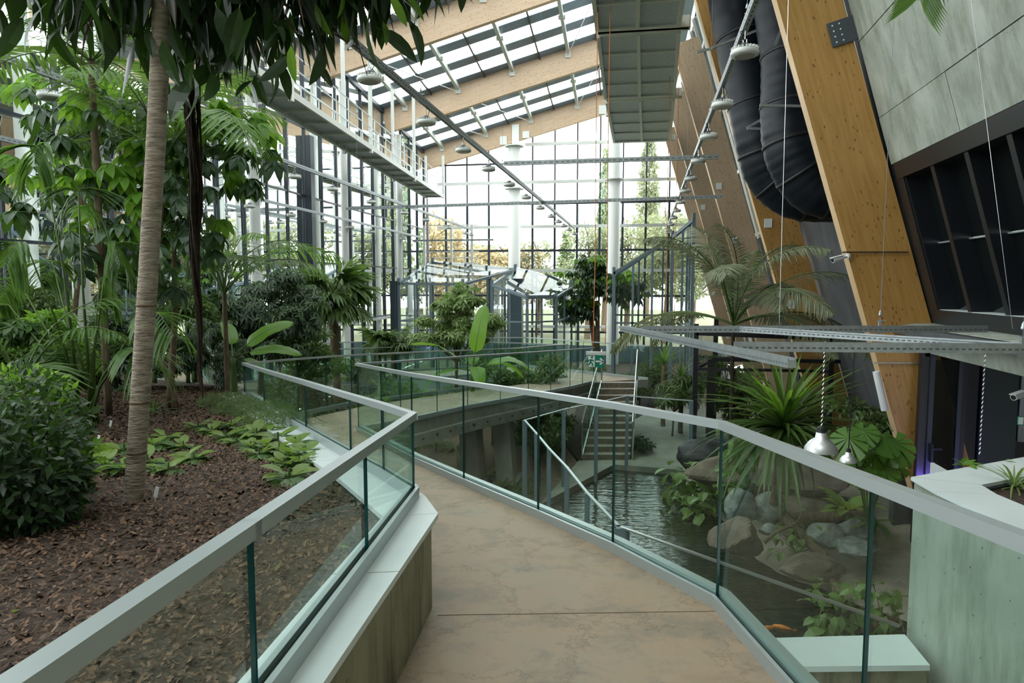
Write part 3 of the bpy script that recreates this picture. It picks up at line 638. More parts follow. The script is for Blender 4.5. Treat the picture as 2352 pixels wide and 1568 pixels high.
for i in range(len(AI)-1):
    n_ = 2 if i == 1 else 1
    for k in range(n_):
        f = lambda A, t: (A[i][0]+(A[i+1][0]-A[i][0])*t, A[i][1]+(A[i+1][1]-A[i][1])*t)
        g0, g1 = k/n_+.002, (k+1)/n_-.002
        b = MB(); b.prism([f(AO2, g0), f(AO2, g1), f(AI, g1), f(AI, g0)], lambda x, y: dz(x, y)+.53, lambda x, y: dz(x, y)+.56); obj('coping_sheet', b, M_cap, cop)
# planted bed behind the coping
soil = AI+[(-7.3, 12.2), (-11.9, 14.8), (-11.9, -3.9), (-1.0, -3.9)]
b = MB(); b.prism(soil[::-1], lambda x, y: soilz(x, y)-.5, lambda x, y: soilz(x, y)); struct('floor_planter', b, M_soil)
b = MB(); b.prism([(-7.3, 12.2), (-7.25, 12.3), (-11.9, 14.9), (-11.9, 14.75)], 0, lambda x, y: soilz(x, y)+.02); b.prism([(-6.35, 10.1), (-6.3, 10.15), (-7.2, 12.25), (-7.3, 12.2)], 0, lambda x, y: soilz(x, y)+.03)
struct('wall_planter_back', b, M_fascia)
# bark chips, really there
N = 75000; P = []
while len(P) < N:
    u = NP.rand(4000, 3); x = -1.1-u[:, 0]*9.5; y = .3+u[:, 1]**1.5*12
    for a, c in zip(x, y):
        if len(P) < N and inside(soil, a, c) and (a-0)**2 < (c*1.05+1.3)**2: P.append((a, c))
P = np.array(P); an = NP.rand(N)*6.28; s = (.005+.010*NP.rand(N)**2)*(1+.08*P[:, 1]); e = .25+.45*NP.rand(N)
z = np.array([soilz(a, c) for a, c in P])+.004+.018*NP.rand(N)
d = np.stack([np.cos(an), np.sin(an), (NP.rand(N)-.5)*1.5], 1); r = np.stack([-np.sin(an), np.cos(an), (NP.rand(N)-.5)*1.5], 1)
c = np.stack([P[:, 0], P[:, 1], z], 1); A = d*s[:, None]; Bv = r*(s*e)[:, None]
V = np.stack([c-A-Bv*.6, c+A*.8-Bv, c+A+Bv*.7, c-A*.7+Bv], 1).reshape(-1, 3); F = np.arange(N*4).reshape(-1, 4)
o = link('bark_mulch', np_mesh('bark_mulch', V, F, M_chip)); tag(o, 'loose brown bark chips covering the planted bed on the left', 'bark mulch', kind='stuff')

# ------------------------------------------------------------------ glass balustrades
def balustrade(label, pts, zb, h=1.1, step=1.05, rail=(.05, .045), chan=True, group='glass balustrades', base_off=.02, name='glass_balustrade', skip_rail=()):
    pts = [Vector(p) for p in pts]; t = thing(name, label, 'balustrade', (pts[0].x, pts[0].y, zb(*pts[0])), group)
    rl = MB(); ch = MB()
    P3 = lambda p, o: Vector((p.x, p.y, zb(p.x, p.y)+o))
    for i in range(len(pts)-1):
        a, c = pts[i], pts[i+1]; d = (c-a); L = d.length; n = max(1, round(L/step)); d.normalize()
        nr = Vector((-d.y, d.x))*.007
        for k in range(n):
            p = a+d*(L*k/n+(.006 if True else 0)); q = a+d*(L*(k+1)/n-.006); b = MB()
            lo, hi = base_off, h-rail[1]
            P = [P3(p-nr, lo), P3(p+nr, lo), P3(q+nr, lo), P3(q-nr, lo), P3(p-nr, hi), P3(p+nr, hi), P3(q+nr, hi), P3(q-nr, hi)]
            b.hexa(P, 0, [1, 1, 1, 0, 1, 0]); obj('glass_panel', b, [M_glass, M_edge], t)
        rl.beam(P3(a-d*.02, h-rail[1]/2), P3(c+d*.02, h-rail[1]/2), rail[0], rail[1])
        if chan:
            nn = nr*3.4
            for sgn, wd in ((-1, .022), (1, .022)):
                ch.beam(P3(a+nn*sgn, .03), P3(c+nn*sgn, .03), wd, .08)
            ch.beam(P3(a, .022), P3(c, .022), .03, .05, mi=1)
    obj('handrail', rl, M_alu, t)
    if chan: obj('base_channel', ch, [M_alu, M_black], t)
    return t
zcap = lambda x, y: dz(x, y)+.56
jA = [D(537, 1198, 1.1).y, D(820, 1022, 1.1).y]
RA = [(-.66, -1.1), (-.885, .87)]+[(-.885-.39*(y_-.87)/3.21, y_) for y_ in jA]+[(-1.275, 4.08), (-1.66, 4.60)]
RA += [(-1.68, 4.60)][:0]+[(-2.17, 5.24), (-3.20, 6.56), (-4.74, 8.50), (-6.0, 10.15)]
RA_old = [(-1.68, 4.60), (-2.17, 5.24), (-3.20, 6.56), (-4.74, 8.50), (-6.0, 10.15)]
t = balustrade('glass balustrade with flat silver handrail standing on the pale coping of the left planted bed', RA, zcap, h=.545, step=1.7, group=None)
t2 = balustrade('long glass balustrade along the right edge of the tan walkway above the pool', [B_[0], (lambda y_: (1.03-.445*(y_-1.88)/2.12, y_))(D(1978, 1095, 1.1).y)]+B_[2:], dz, 1.1, 1.55, group=None)
balustrade('glass balustrade on the near edge of the bridge leading to the stairs', [B_[-1]]+BR, dz, 1.1, 1.15, rail=(.045, .035), group=None)
balustrade('glass balustrade on the far side of the bridge leading to the stairs', [(-6.0, 10.15), (-6.0, 12.0), (-5.75, 14.0), (-4.6, 17.0), (-3.0, 20.2), (-2.05, 21.9), (-1.68, 22.14)], dz, 1.1, 1.3, rail=(.045, .035), group=None)
zl = lambda x, y: ZC-3.05
balustrade('glass balustrade on the near edge of the distant cross walkway', [(-1.68, 22.14), (-4.4, 22.6), (-5.4, 21.5), (-8.4, 19.55), (-11.6, 16.8)], zl, 1.1, 1.4, rail=(.04, .035), group=None)
balustrade('glass balustrade on the far edge of the distant cross walkway ending by the stairs', [(.92, 22.1), (-3.38, 24.83), (-4.6, 24.6), (-9.6, 21.6), (-11.7, 19.0)], zl, 1.1, 1.4, rail=(.04, .035), group=None)

# ------------------------------------------------------------------ stairs down to the garden path
st = thing('garden_stairs', 'concrete stairs leading from the glass walled walkway down to the garden path', 'stairs', (-.3, 19.5, 0))
tl, tr = Vector((-.52, 21.42)), Vector((.42, 21.9)); bl, br = Vector(tuple(atz(1338, 1057, 0))[:2]), Vector(tuple(atz(1447, 1057, 0))[:2])
tr = Vector((.50, 21.6)); ztop = ZC-3.05; NS = 11
for k in range(NS):
    f0 = k/NS; f1 = (k+1)/NS; z = ztop*(1-(k+0)/NS) if False else ztop*(NS-k)/NS
    a, c = tl.lerp(bl, f0), tr.lerp(br, f0); e, g_ = tl.lerp(bl, f1), tr.lerp(br, f1)
    b = MB(); z0 = max(0, z-ztop/NS-.25); b.prism([(e.x, e.y), (g_.x, g_.y), (c.x, c.y), (a.x, a.y)], z0, z, 0, 1)
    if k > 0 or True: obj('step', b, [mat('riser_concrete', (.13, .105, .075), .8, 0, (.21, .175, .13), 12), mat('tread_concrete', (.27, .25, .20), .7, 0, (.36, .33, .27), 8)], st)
def srail(name, A, Bp, off, hgt=1.0, glass=True):
    zz = lambda f: ztop*(1-f); b = MB(); g = MB()
    a = Vector((A.x+off, A.y, ztop)); c = Vector((Bp.x+off, Bp.y, .05))
    b.tube([a+Vector((0, 0, hgt)), c+Vector((0, 0, hgt))], .026, 8); b.tube([c+Vector((0, 0, hgt)), c], .022, 8); b.tube([a+Vector((0, 0, hgt)), a], .022, 8)
    b.beam(a+Vector((.0, 0, .03)), c+Vector((.0, 0, .03)), .03, .05)
    t = thing('stair_balustrade', name, 'balustrade', tuple(c)); obj('handrail', b, M_steel, t)
    for k in range(3):
        p, q = a.lerp(c, k/3+.004), a.lerp(c, (k+1)/3-.004); m_ = MB()
        m_.hexa([p+Vector((dx, 0, zz_)) for zz_ in (0.05,) for dx in ()] or [p+Vector((-.006, 0, .05)), p+Vector((.006, 0, .05)), q+Vector((.006, 0, .05)), q+Vector((-.006, 0, .05)), p+Vector((-.006, 0, hgt-.03)), p+Vector((.006, 0, hgt-.03)), q+Vector((.006, 0, hgt-.03)), q+Vector((-.006, 0, hgt-.03))], 0, [1, 1, 1, 0, 1, 0]); obj('glass_panel', m_, [M_glass, M_edge], t)
srail('sloping steel handrail with glass on the left side of the garden stairs', tl, bl, -.02)
srail('sloping steel handrail with glass on the right side of the garden stairs', tr, br, .06)
t = thing('exit_sign', 'green exit sign with running figure and white arrow below the orange ropes', 'sign', (0, 0, 0)); so = atz(1374, 833, ZC-2.2)
s0 = aty(1350, 843, 18.6); s1 = aty(1387, 816, 18.6); cx, cz = (s0.x+s1.x)/2, (s0.z+s1.z)/2; W_, H_ = s1.x-s0.x, s1.z-s0.z
t.location = (cx, 18.6, cz); PINV[t.name] = Matrix.Translation((-cx, -18.6, -cz))
b = MB(); b.box((cx, 18.62, cz), (W_, .03, H_)); obj('sign_panel', b, M_sign, t)
b = MB(); b.box((cx, 18.64, s1.z+.05), (W_*1.25, .09, .09)); obj('housing', b, M_lampw, t)
b = MB(); y = 18.6; b.box((cx-W_*.27, y, cz), (W_*.42, .006, H_*.92)); obj('pictogram', b, M_signw, t)
def pic(mb, segs, ox, sc, wd, y):
    for (x0, z0, x1, z1) in segs: mb.beam((ox+x0*sc, y, cz+z0*sc), (ox+x1*sc, y, cz+z1*sc), .004, wd, up=(-(z1-z0), 0, (x1-x0)))
b = MB(); pic(b, [(0, .15, -.1, -.1), (-.1, -.1, .1, -.2), (.1, -.2, .08, -.42), (-.1, -.1, -.22, -.3), (-.22, -.3, -.4, -.3), (0, .12, .22, .02), (0, .12, -.2, .1), (-.2, .1, -.28, -.05)], cx-W_*.27, H_*.95, H_*.11, y-.005)
b.lathe([(0, 0), (.03, .01), (.03, .05), (0, .06)], (cx-W_*.25, y-.003, cz+H_*.27), 8); obj('running_figure', b, M_sign, t)
b = MB(); pic(b, [(-.35, 0, .3, 0), (.3, 0, .02, .27), (.3, 0, .02, -.27)], cx+W_*.25, H_*.95, H_*.14, y); obj('arrow', b, M_signw, t)
# ropes
for i, (px, col, y) in enumerate(((1362, M_rope, 18.7), (1390, M_rope, 18.5))):
    a = aty(px, 795, y); c = aty(px+6, 385, y); t = thing('hanging_rope', ('left' if i == 0 else 'right')+' thin orange rope hanging above the exit sign', 'rope', tuple(a), 'ropes')
    b = MB(); b.tube([a, (a+c)/2+Vector((.03, 0, 0)), c, c+Vector((.02, 0, 5.0))], .011, 5); obj('strand', b, col, t)
for i, px in enumerate((1528, 1548)):
    a = aty(px, 740, 25); t = thing('hanging_rope', ('left' if i == 0 else 'right')+' orange rope hanging in front of the tall glass pavilion', 'rope', tuple(a), 'ropes by the tall pavilion'); b = MB(); b.tube([a, a+Vector((0, 0, 12))], .012, 5); obj('strand', b, M_rope, t)

# ------------------------------------------------------------------ glass screen round the pool
sc_pts = [tuple(atz(*p, ZC-2.9))[:2] for p in ((1588, 920), (1441, 909), (1370, 925), (1295, 940), (1205, 965))]
fr = [tuple(atz(*p, ZC-2.9))[:2] for p in ((1205, 965), (1232, 995), (1261, 1030), (1302, 1073), (1349, 1132), (1420, 1207))]
def screen(label, pts, wd, zb=-.5):
    t = thing('pool_glass_screen', label, 'glass screen', (*pts[0], 0)); tp = MB()
    for i, p in enumerate(pts):
        b = MB(); b.box((p[0], p[1], (1.85+zb)/2), (wd, wd, 1.85-zb)); obj('post', b, M_grey, t)
        if i:
            q = pts[i-1]; tp.beam((*q, 1.85), (*p, 1.85), .04, .022); d = (Vector(p)-Vector(q)).normalized()*.06
            b = MB(); a = Vector(q)+d; c = Vector(p)-d; b.q([(a.x, a.y, zb), (c.x, c.y, zb), (c.x, c.y, 1.83), (a.x, a.y, 1.83)]); obj('glass_pane', b, M_glass, t)
    obj('top_rail', tp, M_alu, t)
screen('far row of tall glass panes and posts around the pool, in front of the stairs', sc_pts, .09)
screen('near row of tall glass panes with slim posts around the pool, receding below the walkway', fr, .07)
e0 = atz(1425, 1210, ZC-2.9); e1 = atz(2066, 1437, ZC-2.9); t = thing('pool_glass_screen', 'low glass screen with thin top rail running below the walkway to the planter', 'glass screen', tuple(e0))
b = MB(); b.beam(e0, e1, .04, .02); obj('top_rail', b, M_steel, t)
b = MB(); b.box((e0.x+.03, e0.y, .9), (.16, .12, 1.9)); obj('post', b, M_grey, t)
for k in range(2):
    p, q = e0.lerp(e1, k/2+.01), e0.lerp(e1, (k+1)/2-.01); b = MB(); b.q([(p.x, p.y, -.5), (q.x, q.y, -.5), tuple(q), tuple(p)]); obj('glass_pane', b, glass_mat('thin_screen_glass', (.95, .98, .97), .8), t)

# ------------------------------------------------------------------ concrete planter at the right
pz = ZC-1.43; A_, B2, C2 = atz(2092, 1095, pz), atz(2150, 1128, pz), atz(2352, 1222, pz)
Dk = atz(2352, 1046, pz); pf = [(A_.x, A_.y), (B2.x, B2.y), (C2.x, C2.y), (2.75, 3.3), (4.3, 3.0), (4.3, 6.9), (Dk.x+.05, Dk.y)]
pt = thing('concrete_planter', 'large pale concrete planter with grey sheet coping at the right edge', 'planter', (A_.x, A_.y, 0))
ctr = Vector((3.3, 5.0)); ins = [tuple(Vector(p).lerp(ctr, .02)) for p in pf]
for i in range(len(pf)-1):
    p, q = Vector(ins[i]), Vector(ins[i+1]); n_ = (q-p).normalized(); w_ = Vector((-n_.y, n_.x))*.15
    if w_.dot(ctr-p) < 0: w_ = -w_
    b = MB(); b.prism([tuple(p), tuple(q), tuple(q+w_), tuple(p+w_)], -.75, pz-.03); obj('concrete_side', b, M_conc, pt)
hole = [tuple(Vector(p).lerp(ctr, f)) for p, f in zip(pf, (.36, .34, .34, .4, .4, .4, .36))]
for i in range(len(pf)):
    j = (i+1) % len(pf); b = MB(); g0 = .004
    P = [Vector(pf[i]).lerp(Vector(pf[j]), g0), Vector(pf[i]).lerp(Vector(pf[j]), 1-g0), Vector(hole[i]).lerp(Vector(hole[j]), 1-g0), Vector(hole[i]).lerp(Vector(hole[j]), g0)]
    b.prism([tuple(v) for v in P], pz-.025, pz); obj('coping_sheet', b, M_cap, pt)
b = MB(); b.prism([tuple(Vector(p).lerp(ctr, -.05)) for p in hole], pz-.3, pz-.06); obj('soil', b, M_soil, pt)
lg = [atz(*p, ZC-2.58) for p in ((1715, 1466), (2078, 1456), (2136, 1527), (1772, 1531))]
b = MB(); b.prism([(v.x, v.y) for v in (lg[3], lg[2], lg[1], lg[0])], ZC-2.62, ZC-2.58); le = thing('concrete_ledge', 'low ledge with pale grey slab on top between walkway and planter', 'ledge', tuple(lg[3])); obj('slab', b, M_cap, le)
b = MB(); b.prism([(v.x, v.y) for v in (lg[3].lerp(lg[0], .08), lg[2].lerp(lg[1], .08), lg[1].lerp(lg[2], .1), lg[0].lerp(lg[3], .1))], -.75, ZC-2.62); obj('wall_block', b, M_conc_m, le)

# ------------------------------------------------------------------ high bay lamps on cable trays
def slots(mb, a, c, off, side, n, sz, mi=1):
    a, c = Vector(a), Vector(c); d = (c-a)
    for k in range(n):
        p = a+d*((k+.5)/n)+off; e_ = d.normalized()*sz[0]/2; u = side*sz[1]/2; mb.q([p-e_-u, p+e_-u, p+e_+u, p-e_+u], mi)
def tray(label, a, c, wd=.06, ht=.06, hang=None, slot=.12, group='cable trays', gauge=.6):
    a, c = Vector(a), Vector(c); t = thing('cable_tray', label, 'cable tray', tuple(a), group); b = MB(); d = (c-a).normalized(); r = d.cross(Vector((0, 0, 1))).normalized()
    b.beam(a, c, wd, ht)
    b.beam(a+r*wd*.42+Vector((0, 0, ht*.55)), c+r*wd*.42+Vector((0, 0, ht*.55)), .008, .02); b.beam(a-r*wd*.42+Vector((0, 0, ht*.55)), c-r*wd*.42+Vector((0, 0, ht*.55)), .008, .02)
    n = min(260, int((c-a).length/slot))
    slots(b, a, c, r*(wd/2+.0015), Vector((0, 0, 1)), n, (slot*gauge, ht*.22)); slots(b, a, c, -r*(wd/2+.0015), Vector((0, 0, 1)), n, (slot*gauge, ht*.22))
    slots(b, a, c, Vector((0, 0, -ht/2-.0015)), r, n, (slot*gauge, wd*.3))
    obj('channel', b, [M_galv, M_hole], t)
    for i, p in enumerate(hang or []):
        p = Vector(p); w_ = MB(); w_.tube([p, Vector((p.x, p.y, min(p.z+9, Hr(min(p.x, -.6), p.y)-.01) if p.x < -.9 else min(p.z+9, ZC+(7.05 if p.x < 1.4 else 8))))], .0025, 4); obj('wire', w_, M_grey, t)
        w_ = MB(); w_.box(tuple(p+Vector((0, 0, .02))), (.03, .03, .16)); w_.box(tuple(p+Vector((.02, 0, .1))), (.09, .02, .01)); w_.lathe([(0, 0), (.02, .02), (.012, .06), (0, .08)], tuple(p+Vector((0, 0, .14))), 6); obj('clamp', w_, M_galv, t)
    return t
def lamp_proto():
    t = thing('high_bay_lamp', '', 'lamp', (0, 0, 0)); b = MB()
    b.lathe([(.115, .0), (.16, .012), (.168, .045), (.15, .075), (.10, .085)], (0, 0, 0), 20)
    obj('housing', b, M_lampw, t, True); b = MB()
    for k in range(20):
        a = k*PI/10; c, s_ = math.cos(a), math.sin(a); b.beam((c*.085, s_*.085, .092), (c*.158, s_*.158, .080), .012, .04)
    obj('cooling_fin', b, M_lampw, t)
    b = MB(); b.lathe([(0, .004), (.118, .002), (.118, -.004), (0, -.004)], (0, 0, 0), 20); obj('lens', b, M_lampl, t)
    b = MB(); b.lathe([(.10, .085), (.095, .10), (.045, .15), (0, .155)], (0, 0, 0), 14); obj('driver', b, M_lampd, t)
    b = MB(); b.tube([(.02, 0, .15), (.02, 0, .2), (-.02, 0, .2), (-.02, 0, .15)], .006, 5); b.tube([(0, 0, .2), (0, 0, .31)], .005, 5); obj('hook', b, M_steel, t)
    b = MB(); b.tube([(0, .03, .15), (.05, .05, .22), (.06, .02, .28), (.01, 0, .31)], .005, 5); obj('cable', b, M_black, t)
    return t
lamp0 = lamp_proto(); first = [True]
def lamp(p, label, group):
    if first[0]: first[0] = False; lamp0.location = p; lamp0['label'] = label; lamp0['group'] = group; return
    r = dup(lamp0, p, label); r['group'] = group; r.rotation_euler = (0, 0, RND.uniform(0, 6))
rows = [('above the middle of the hall', [(847, 190), (979, 287), (1069, 350), (1129, 393), (1175, 428), (1212, 457), (1241, 481), (1265, 500), (1282, 512), (1296, 521), (1309, 530), (1321, 539)], 2.7),
        ('in the right row beside the timber legs', [(1710, 130), (1658, 248), (1628, 320), (1600, 375), (1583, 415), (1570, 443), (1560, 468), (1553, 487), (1547, 503), (1542, 518), (1538, 531), (1535, 543)], 2.7),
        ('in the left row over the planted bed', [(110, 228), (360, 305), (565, 370), (687, 410), (786, 438), (865, 467), (925, 492), (975, 508), (1017, 525), (1052, 538), (1083, 546), (1110, 552)], 2.7),
        ('in the low row along the left glass wall', [(485, 450), (590, 477), (680, 497), (745, 512), (805, 525), (853, 535), (897, 543), (933, 550), (965, 556)], 2.3)]
TRX = [((-3.42, 7.6), (-2.6, 36)), ((1.33, 6.0), (2.25, 32)), ((-8.3, 7.0), (-8.35, 36)), ((-11.1, 7.0), (-11.2, 37))]
for (nm, px, h), (ta, tb_) in zip(rows, TRX):
    for i, p in enumerate(px):
        lp_ = atz(p[0], p[1], ZC+h); lp_.y = min(lp_.y, 38); lp_.x = ta[0]+(tb_[0]-ta[0])*(lp_.y-ta[1])/(tb_[1]-ta[1])
        lamp(tuple(lp_), 'round white high bay lamp, %s %s' % (ORD[i], nm), 'high bay lamps '+nm)
hz = ZC+3.05
tray('galvanised cable tray carrying the lamp row above the middle of the hall', (-3.42, 7.6, hz), (-2.54, 38, hz), .07, .09, [(-3.33, 11.3, hz), (-3.1, 18, hz), (-2.9, 25, hz)])
tray('galvanised cable tray carrying the right lamp row beside the timber legs', (1.33, 6.0, hz), (2.46, 38, hz), .07, .09, [(1.42, 8.6, hz), (1.6, 13.4, hz), (1.8, 20, hz)])
tray('cable tray carrying the left lamp row over the planted bed', (-8.3, 7.0, hz), (-8.35, 38, hz), .07, .08, [(-8.3, 13, hz), (-8.3, 21, hz)])
tray('cable tray carrying the low lamp row along the left glass wall', (-11.1, 7.0, ZC+2.62), (-11.2, 38, ZC+2.62), .07, .08, [(-11.1, 15, ZC+2.6)])
tray('perforated cable tray crossing between the middle and right lamp rows', (-2.96, 17.4, hz-.01), (2.3, 17.3, hz-.01), .08, .09, None, .14)
tray('long perforated cable tray crossing the whole hall', (-11.0, 26.6, hz-.02), (3.5, 25.0, hz-.02), .10, .10, None, .16)
tray('far thin cable tray crossing behind the white columns', (-11.0, 35.5, ZC+2.3), (-6.6, 35.5, ZC+2.3), .07, .08, [(-8.5, 35.5, ZC+2.3)], .3)
lz = ZC-.5
tray('nearest low cable tray reaching in from the right over the pool', (.90, 5.61, lz), (3.6, 5.80, lz), .05, .062, [(3.05, 5.76, lz)], .048)
tray('low cable tray descending from the hall centre over the glass enclosure', (.03, 7.72, lz), (1.07, 4.48, lz), .06, .05, None, .035)
tray('far low cable tray in front of the golden leg', (.24, 7.61, lz), (4.0, 8.25, lz), .045, .06, [(2.83, 8.05, lz)], .055)
tray('low slanting cable tray joining the near and far low trays', (1.2, 7.9, lz), (3.2, 5.85, lz), .05, .05, None, .05)
# silver pendant domes over the basking bank
for i, (px, py, r, l_, y) in enumerate(((1885, 1036, .155, 'chain', 6.9), (1948, 1060, .085, 'cable', 7.4))):
    c = aty(px, py, y); t = thing('heat_lamp', ('large silver dome lamp hanging on a chain' if i == 0 else 'small silver dome lamp hanging on a black cable')+' in front of the sword leaved plant', 'lamp', tuple(c))
    b = MB(); b.lathe([(r, -.0), (r*.95, r*.25), (r*.68, r*.62), (r*.36, r*.85), (r*.30, r*1.2), (0, r*1.22)], tuple(c), 20); obj('dome', b, M_dome, t, True)
    b = MB(); b.lathe([(r*.3, r*1.2), (r*.25, r*1.5), (.02, r*1.6), (0, r*1.6)], tuple(c), 10); obj('socket', b, M_black, t)
    b = MB()
    if i == 0:
        for k in range(38): b.tube([(c.x, c.y, c.z+.24+k*.022), (c.x+(.006 if k % 2 else -.006), c.y, c.z+.252+k*.022), (c.x, c.y, c.z+.264+k*.022)], .004, 4)
        obj('chain', b, M_steel, t)
    else: b.tube([(c.x, c.y, c.z+.12), (c.x+.02, c.y, lz)], .006, 5); obj('cable', b, M_black, t)
for i, (px, y0, y1, yy) in enumerate(((2258, 840, 1045, 7.2),)):
    a = aty(2250, 1045, 6.6); c = aty(2263, 812, 6.6); t = thing('hanging_chain', 'thin steel chain hanging before the dark recess at the right', 'chain', tuple(a)); b = MB()
    for k in range(44):
        f = k/44; p = a.lerp(c, f); b.tube([p, p+Vector((.005 if k % 2 else -.005, 0, .011)), p+Vector((0, 0, .022))], .004, 4)
    obj('links', b, M_steel, t)

# ------------------------------------------------------------------ maintenance deck under the ridge
sd = thing('maintenance_deck', 'ribbed panel deck in pale steel frames hanging below the ridge', 'gantry', (.8, 20, ZC+7.2))
secs = [(35.6, 27.9, -.40, 2.35, -.62, 1.95), (27.3, 20.6, -.66, 1.92, -.72, 1.55), (20.1, 13.2, -.74, 1.50, -.8, 1.35), (12.8, 6.2, -.8, 1.35, -.85, 1.3)]
for (Ya, Yb, xa0, xa1, xb0, xb1) in secs:
    z = ZC+7.2; fr_ = MB()
    Lx = lambda f, s_: (xa0+(xb0-xa0)*f)*(1-s_)+(xa1+(xb1-xa1)*f)*s_; Yf = lambda f: Ya+(Yb-Ya)*f
    n_ = 4
    for s_ in (0, .5, 1): fr_.beam((Lx(0, s_), Ya, z), (Lx(1, s_), Yb, z), .11, .2)
    for k in range(n_+1): fr_.beam((Lx(k/n_, 0), Yf(k/n_), z), (Lx(k/n_, 1), Yf(k/n_), z), .08, .12)
    fr_.beam((Lx(0, 0), Ya+.2, z+.1), (Lx(0, 1)+.3, Ya+.2, z+.1), .25, .3); fr_.beam((Lx(1, 0), Yb-.2, z+.1), (Lx(1, 1)+.3, Yb-.2, z+.1), .25, .3)
    for s_ in (0, 1):
        for k in (0, 2, 4): fr_.beam((Lx(k/n_, s_), Yf(k/n_), z), (Lx(k/n_, s_), Yf(k/n_), z+3.6), .07, .07, up=(1, 0, 0))
    obj('frame', fr_, M_wbeam, sd)
    for k in range(n_):
        for s_ in (0, .5):
            b = MB(); f0, f1 = k/n_+.005, (k+1)/n_-.005
            b.hexa([(Lx(f, s) , Yf(f), z-.01+o) for o in (0, .04) for f, s in ((f0, s_+.01), (f0, s_+.49), (f1, s_+.49), (f1, s_+.01))]); obj('ribbed_panel', b, M_poly, sd)

# ------------------------------------------------------------------ catwalk along the glass wall
cw = thing('service_catwalk', 'white steel service catwalk with railings high along the left glass wall', 'catwalk', (-10, 25, ZC+5)); cz_ = ZC+5.0
ca0, ca1 = Vector((-10.1, 38.6)), Vector((-8.35, 13.0)); wv = Vector((-1.0, -.07))
fl = MB(); fr_ = MB(); rl = MB(); L = (ca1-ca0).length; n_ = 17
for k in range(n_):
    p = ca0.lerp(ca1, k/n_); q = ca0.lerp(ca1, (k+1)/n_-.002); b = MB()
    b.prism([tuple(p), tuple(q), tuple(q+wv), tuple(p+wv)], cz_+.03, cz_+.06); obj('grating', b, M_poly if True else M_galv, cw)
    fr_.beam((*p, cz_), (*(p+wv), cz_), .08, .10)
    for off in (0, 1):
        e_ = p+wv*off; rl.tube([(*e_, cz_), (*e_, cz_+1.1)], .02, 4)
for off in (0, 1):
    fr_.beam((*(ca0+wv*off), cz_), (*(ca1+wv*off), cz_), .08, .18)
    for hh in (.35, .72, 1.1): rl.tube([(*(ca0+wv*off), cz_+hh), (*(ca1+wv*off), cz_+hh)], .02, 5)
obj('frame', fr_, M_wbeam, cw); obj('railing', rl, M_white, cw)
for k, f in enumerate((.0, .28, .55, .83)):
    for off in (0, 1):
        p = ca0.lerp(ca1, f)+wv*off; b = MB(); b.box((p.x, p.y, cz_+(1.9 if f > .1 else 1.1)), (.12, .12, 4.2 if f > .1 else 2.4)); obj('hanger', b, M_white, cw)
# white access tower with ladder in the left far corner
tw = thing('access_tower', 'white steel access platform with railings and ladder in the far left corner', 'scaffold', (-9, 38, 0)); Yt = 38.5
xa, xb = aty(975, 600, Yt).x, aty(1100, 600, Yt).x; zf = aty(1000, 622, Yt).z
b = MB()
for x in (xa, (xa+xb)/2, xb-.4): b.box((x, Yt, (zf+2.6)/2), (.13, .13, zf+2.6))
for z in (zf+.1, zf+.45, zf+.75, zf+1.1, zf+2.6): b.beam((xa, Yt, z), (xb, Yt, z), .05, .05)
b.box(((xa+xb)/2, Yt+.6, zf), (xb-xa, 1.3, .12)); obj('platform', b, M_white, tw)
b = MB(); lx = aty(1079, 650, Yt).x
for s_ in (-.22, .22): b.box((lx+s_, Yt-.2, (zf+1)/2), (.05, .05, zf+1)); 
for k in range(int((zf+1)/.32)): b.box((lx, Yt-.2, .2+k*.32), (.44, .035, .035))
obj('ladder', b, M_white, tw)

# ------------------------------------------------------------------ ducts
def duct(label, pts, r):
    pts = [Vector(p) for p in pts]; t = thing('ventilation_duct', label, 'duct', tuple(pts[-1]))
    P = []; n = 30
    for i in range(n+1):       # catmull-rom
        f = i/n*(len(pts)-1); k = min(int(f), len(pts)-2); u = f-k
        p0, p1, p2, p3 = pts[max(k-1, 0)], pts[k], pts[k+1], pts[min(k+2, len(pts)-1)]
        P.append(.5*((2*p1)+(p2-p0)*u+(2*p0-5*p1+4*p2-p3)*u*u+(3*p1-3*p2+p3-p0)*u**3))
    b = MB(); PP = []; rr = []
    for i in range(len(P)-1):
        for k in range(4): PP.append(P[i].lerp(P[i+1], k/4)); rr.append(r*(1+(.018 if k == 0 else 0)+.006*math.sin(i*2.3+k)))
    b.tube(PP, rr, 26); obj('wrapped_tube', b, M_duct, t, True)
    for i in range(2, len(P)-1, 4):
        b = MB(); d = (P[i+1]-P[i]).normalized(); b.tube([P[i]-d*.035, P[i]-d*.03, P[i]+d*.03, P[i]+d*.035], [r, r*1.035, r*1.035, r], 26); obj('seam_band', b, M_black, t, True)
    return t
duct('left black ribbed ventilation duct bending behind the nearest golden leg', [aty(1630, -420, 17.2), aty(1662, -150, 17), aty(1690, 30, 16.8), aty(1722, 200, 16.6), aty(1748, 330, 16.5), aty(1775, 405, 16.5), aty(1840, 450, 16.5), aty(1960, 450, 16.5)], .55)
duct('right black ventilation duct bending behind the nearest golden leg', [aty(1770, -420, 15.6), aty(1785, -80, 15.5), aty(1812, 130, 15.3), aty(1812, 270, 15.1), aty(1826, 360, 15), aty(1880, 432, 15), aty(1990, 440, 15)], .56)
t = thing('duct_bracket', 'thin steel bracket bars holding the black ducts', 'bracket', tuple(aty(1700, 240, 15))); b = MB()
for p, q, y in (((1635, 110), (1760, 62), 15.6), ((1745, 242), (1850, 244), 14.4), ((1716, 295), (1750, 296), 15.6), ((1716, 293), (1748, 275), 15.6), ((1780, 105), (1800, 55), 14.4), ((1600, 120), (1640, 110), 15.8)):
    b = MB(); b.beam(aty(*p, y), aty(*q, y), .04, .05); obj('bar', b, M_galv, t)

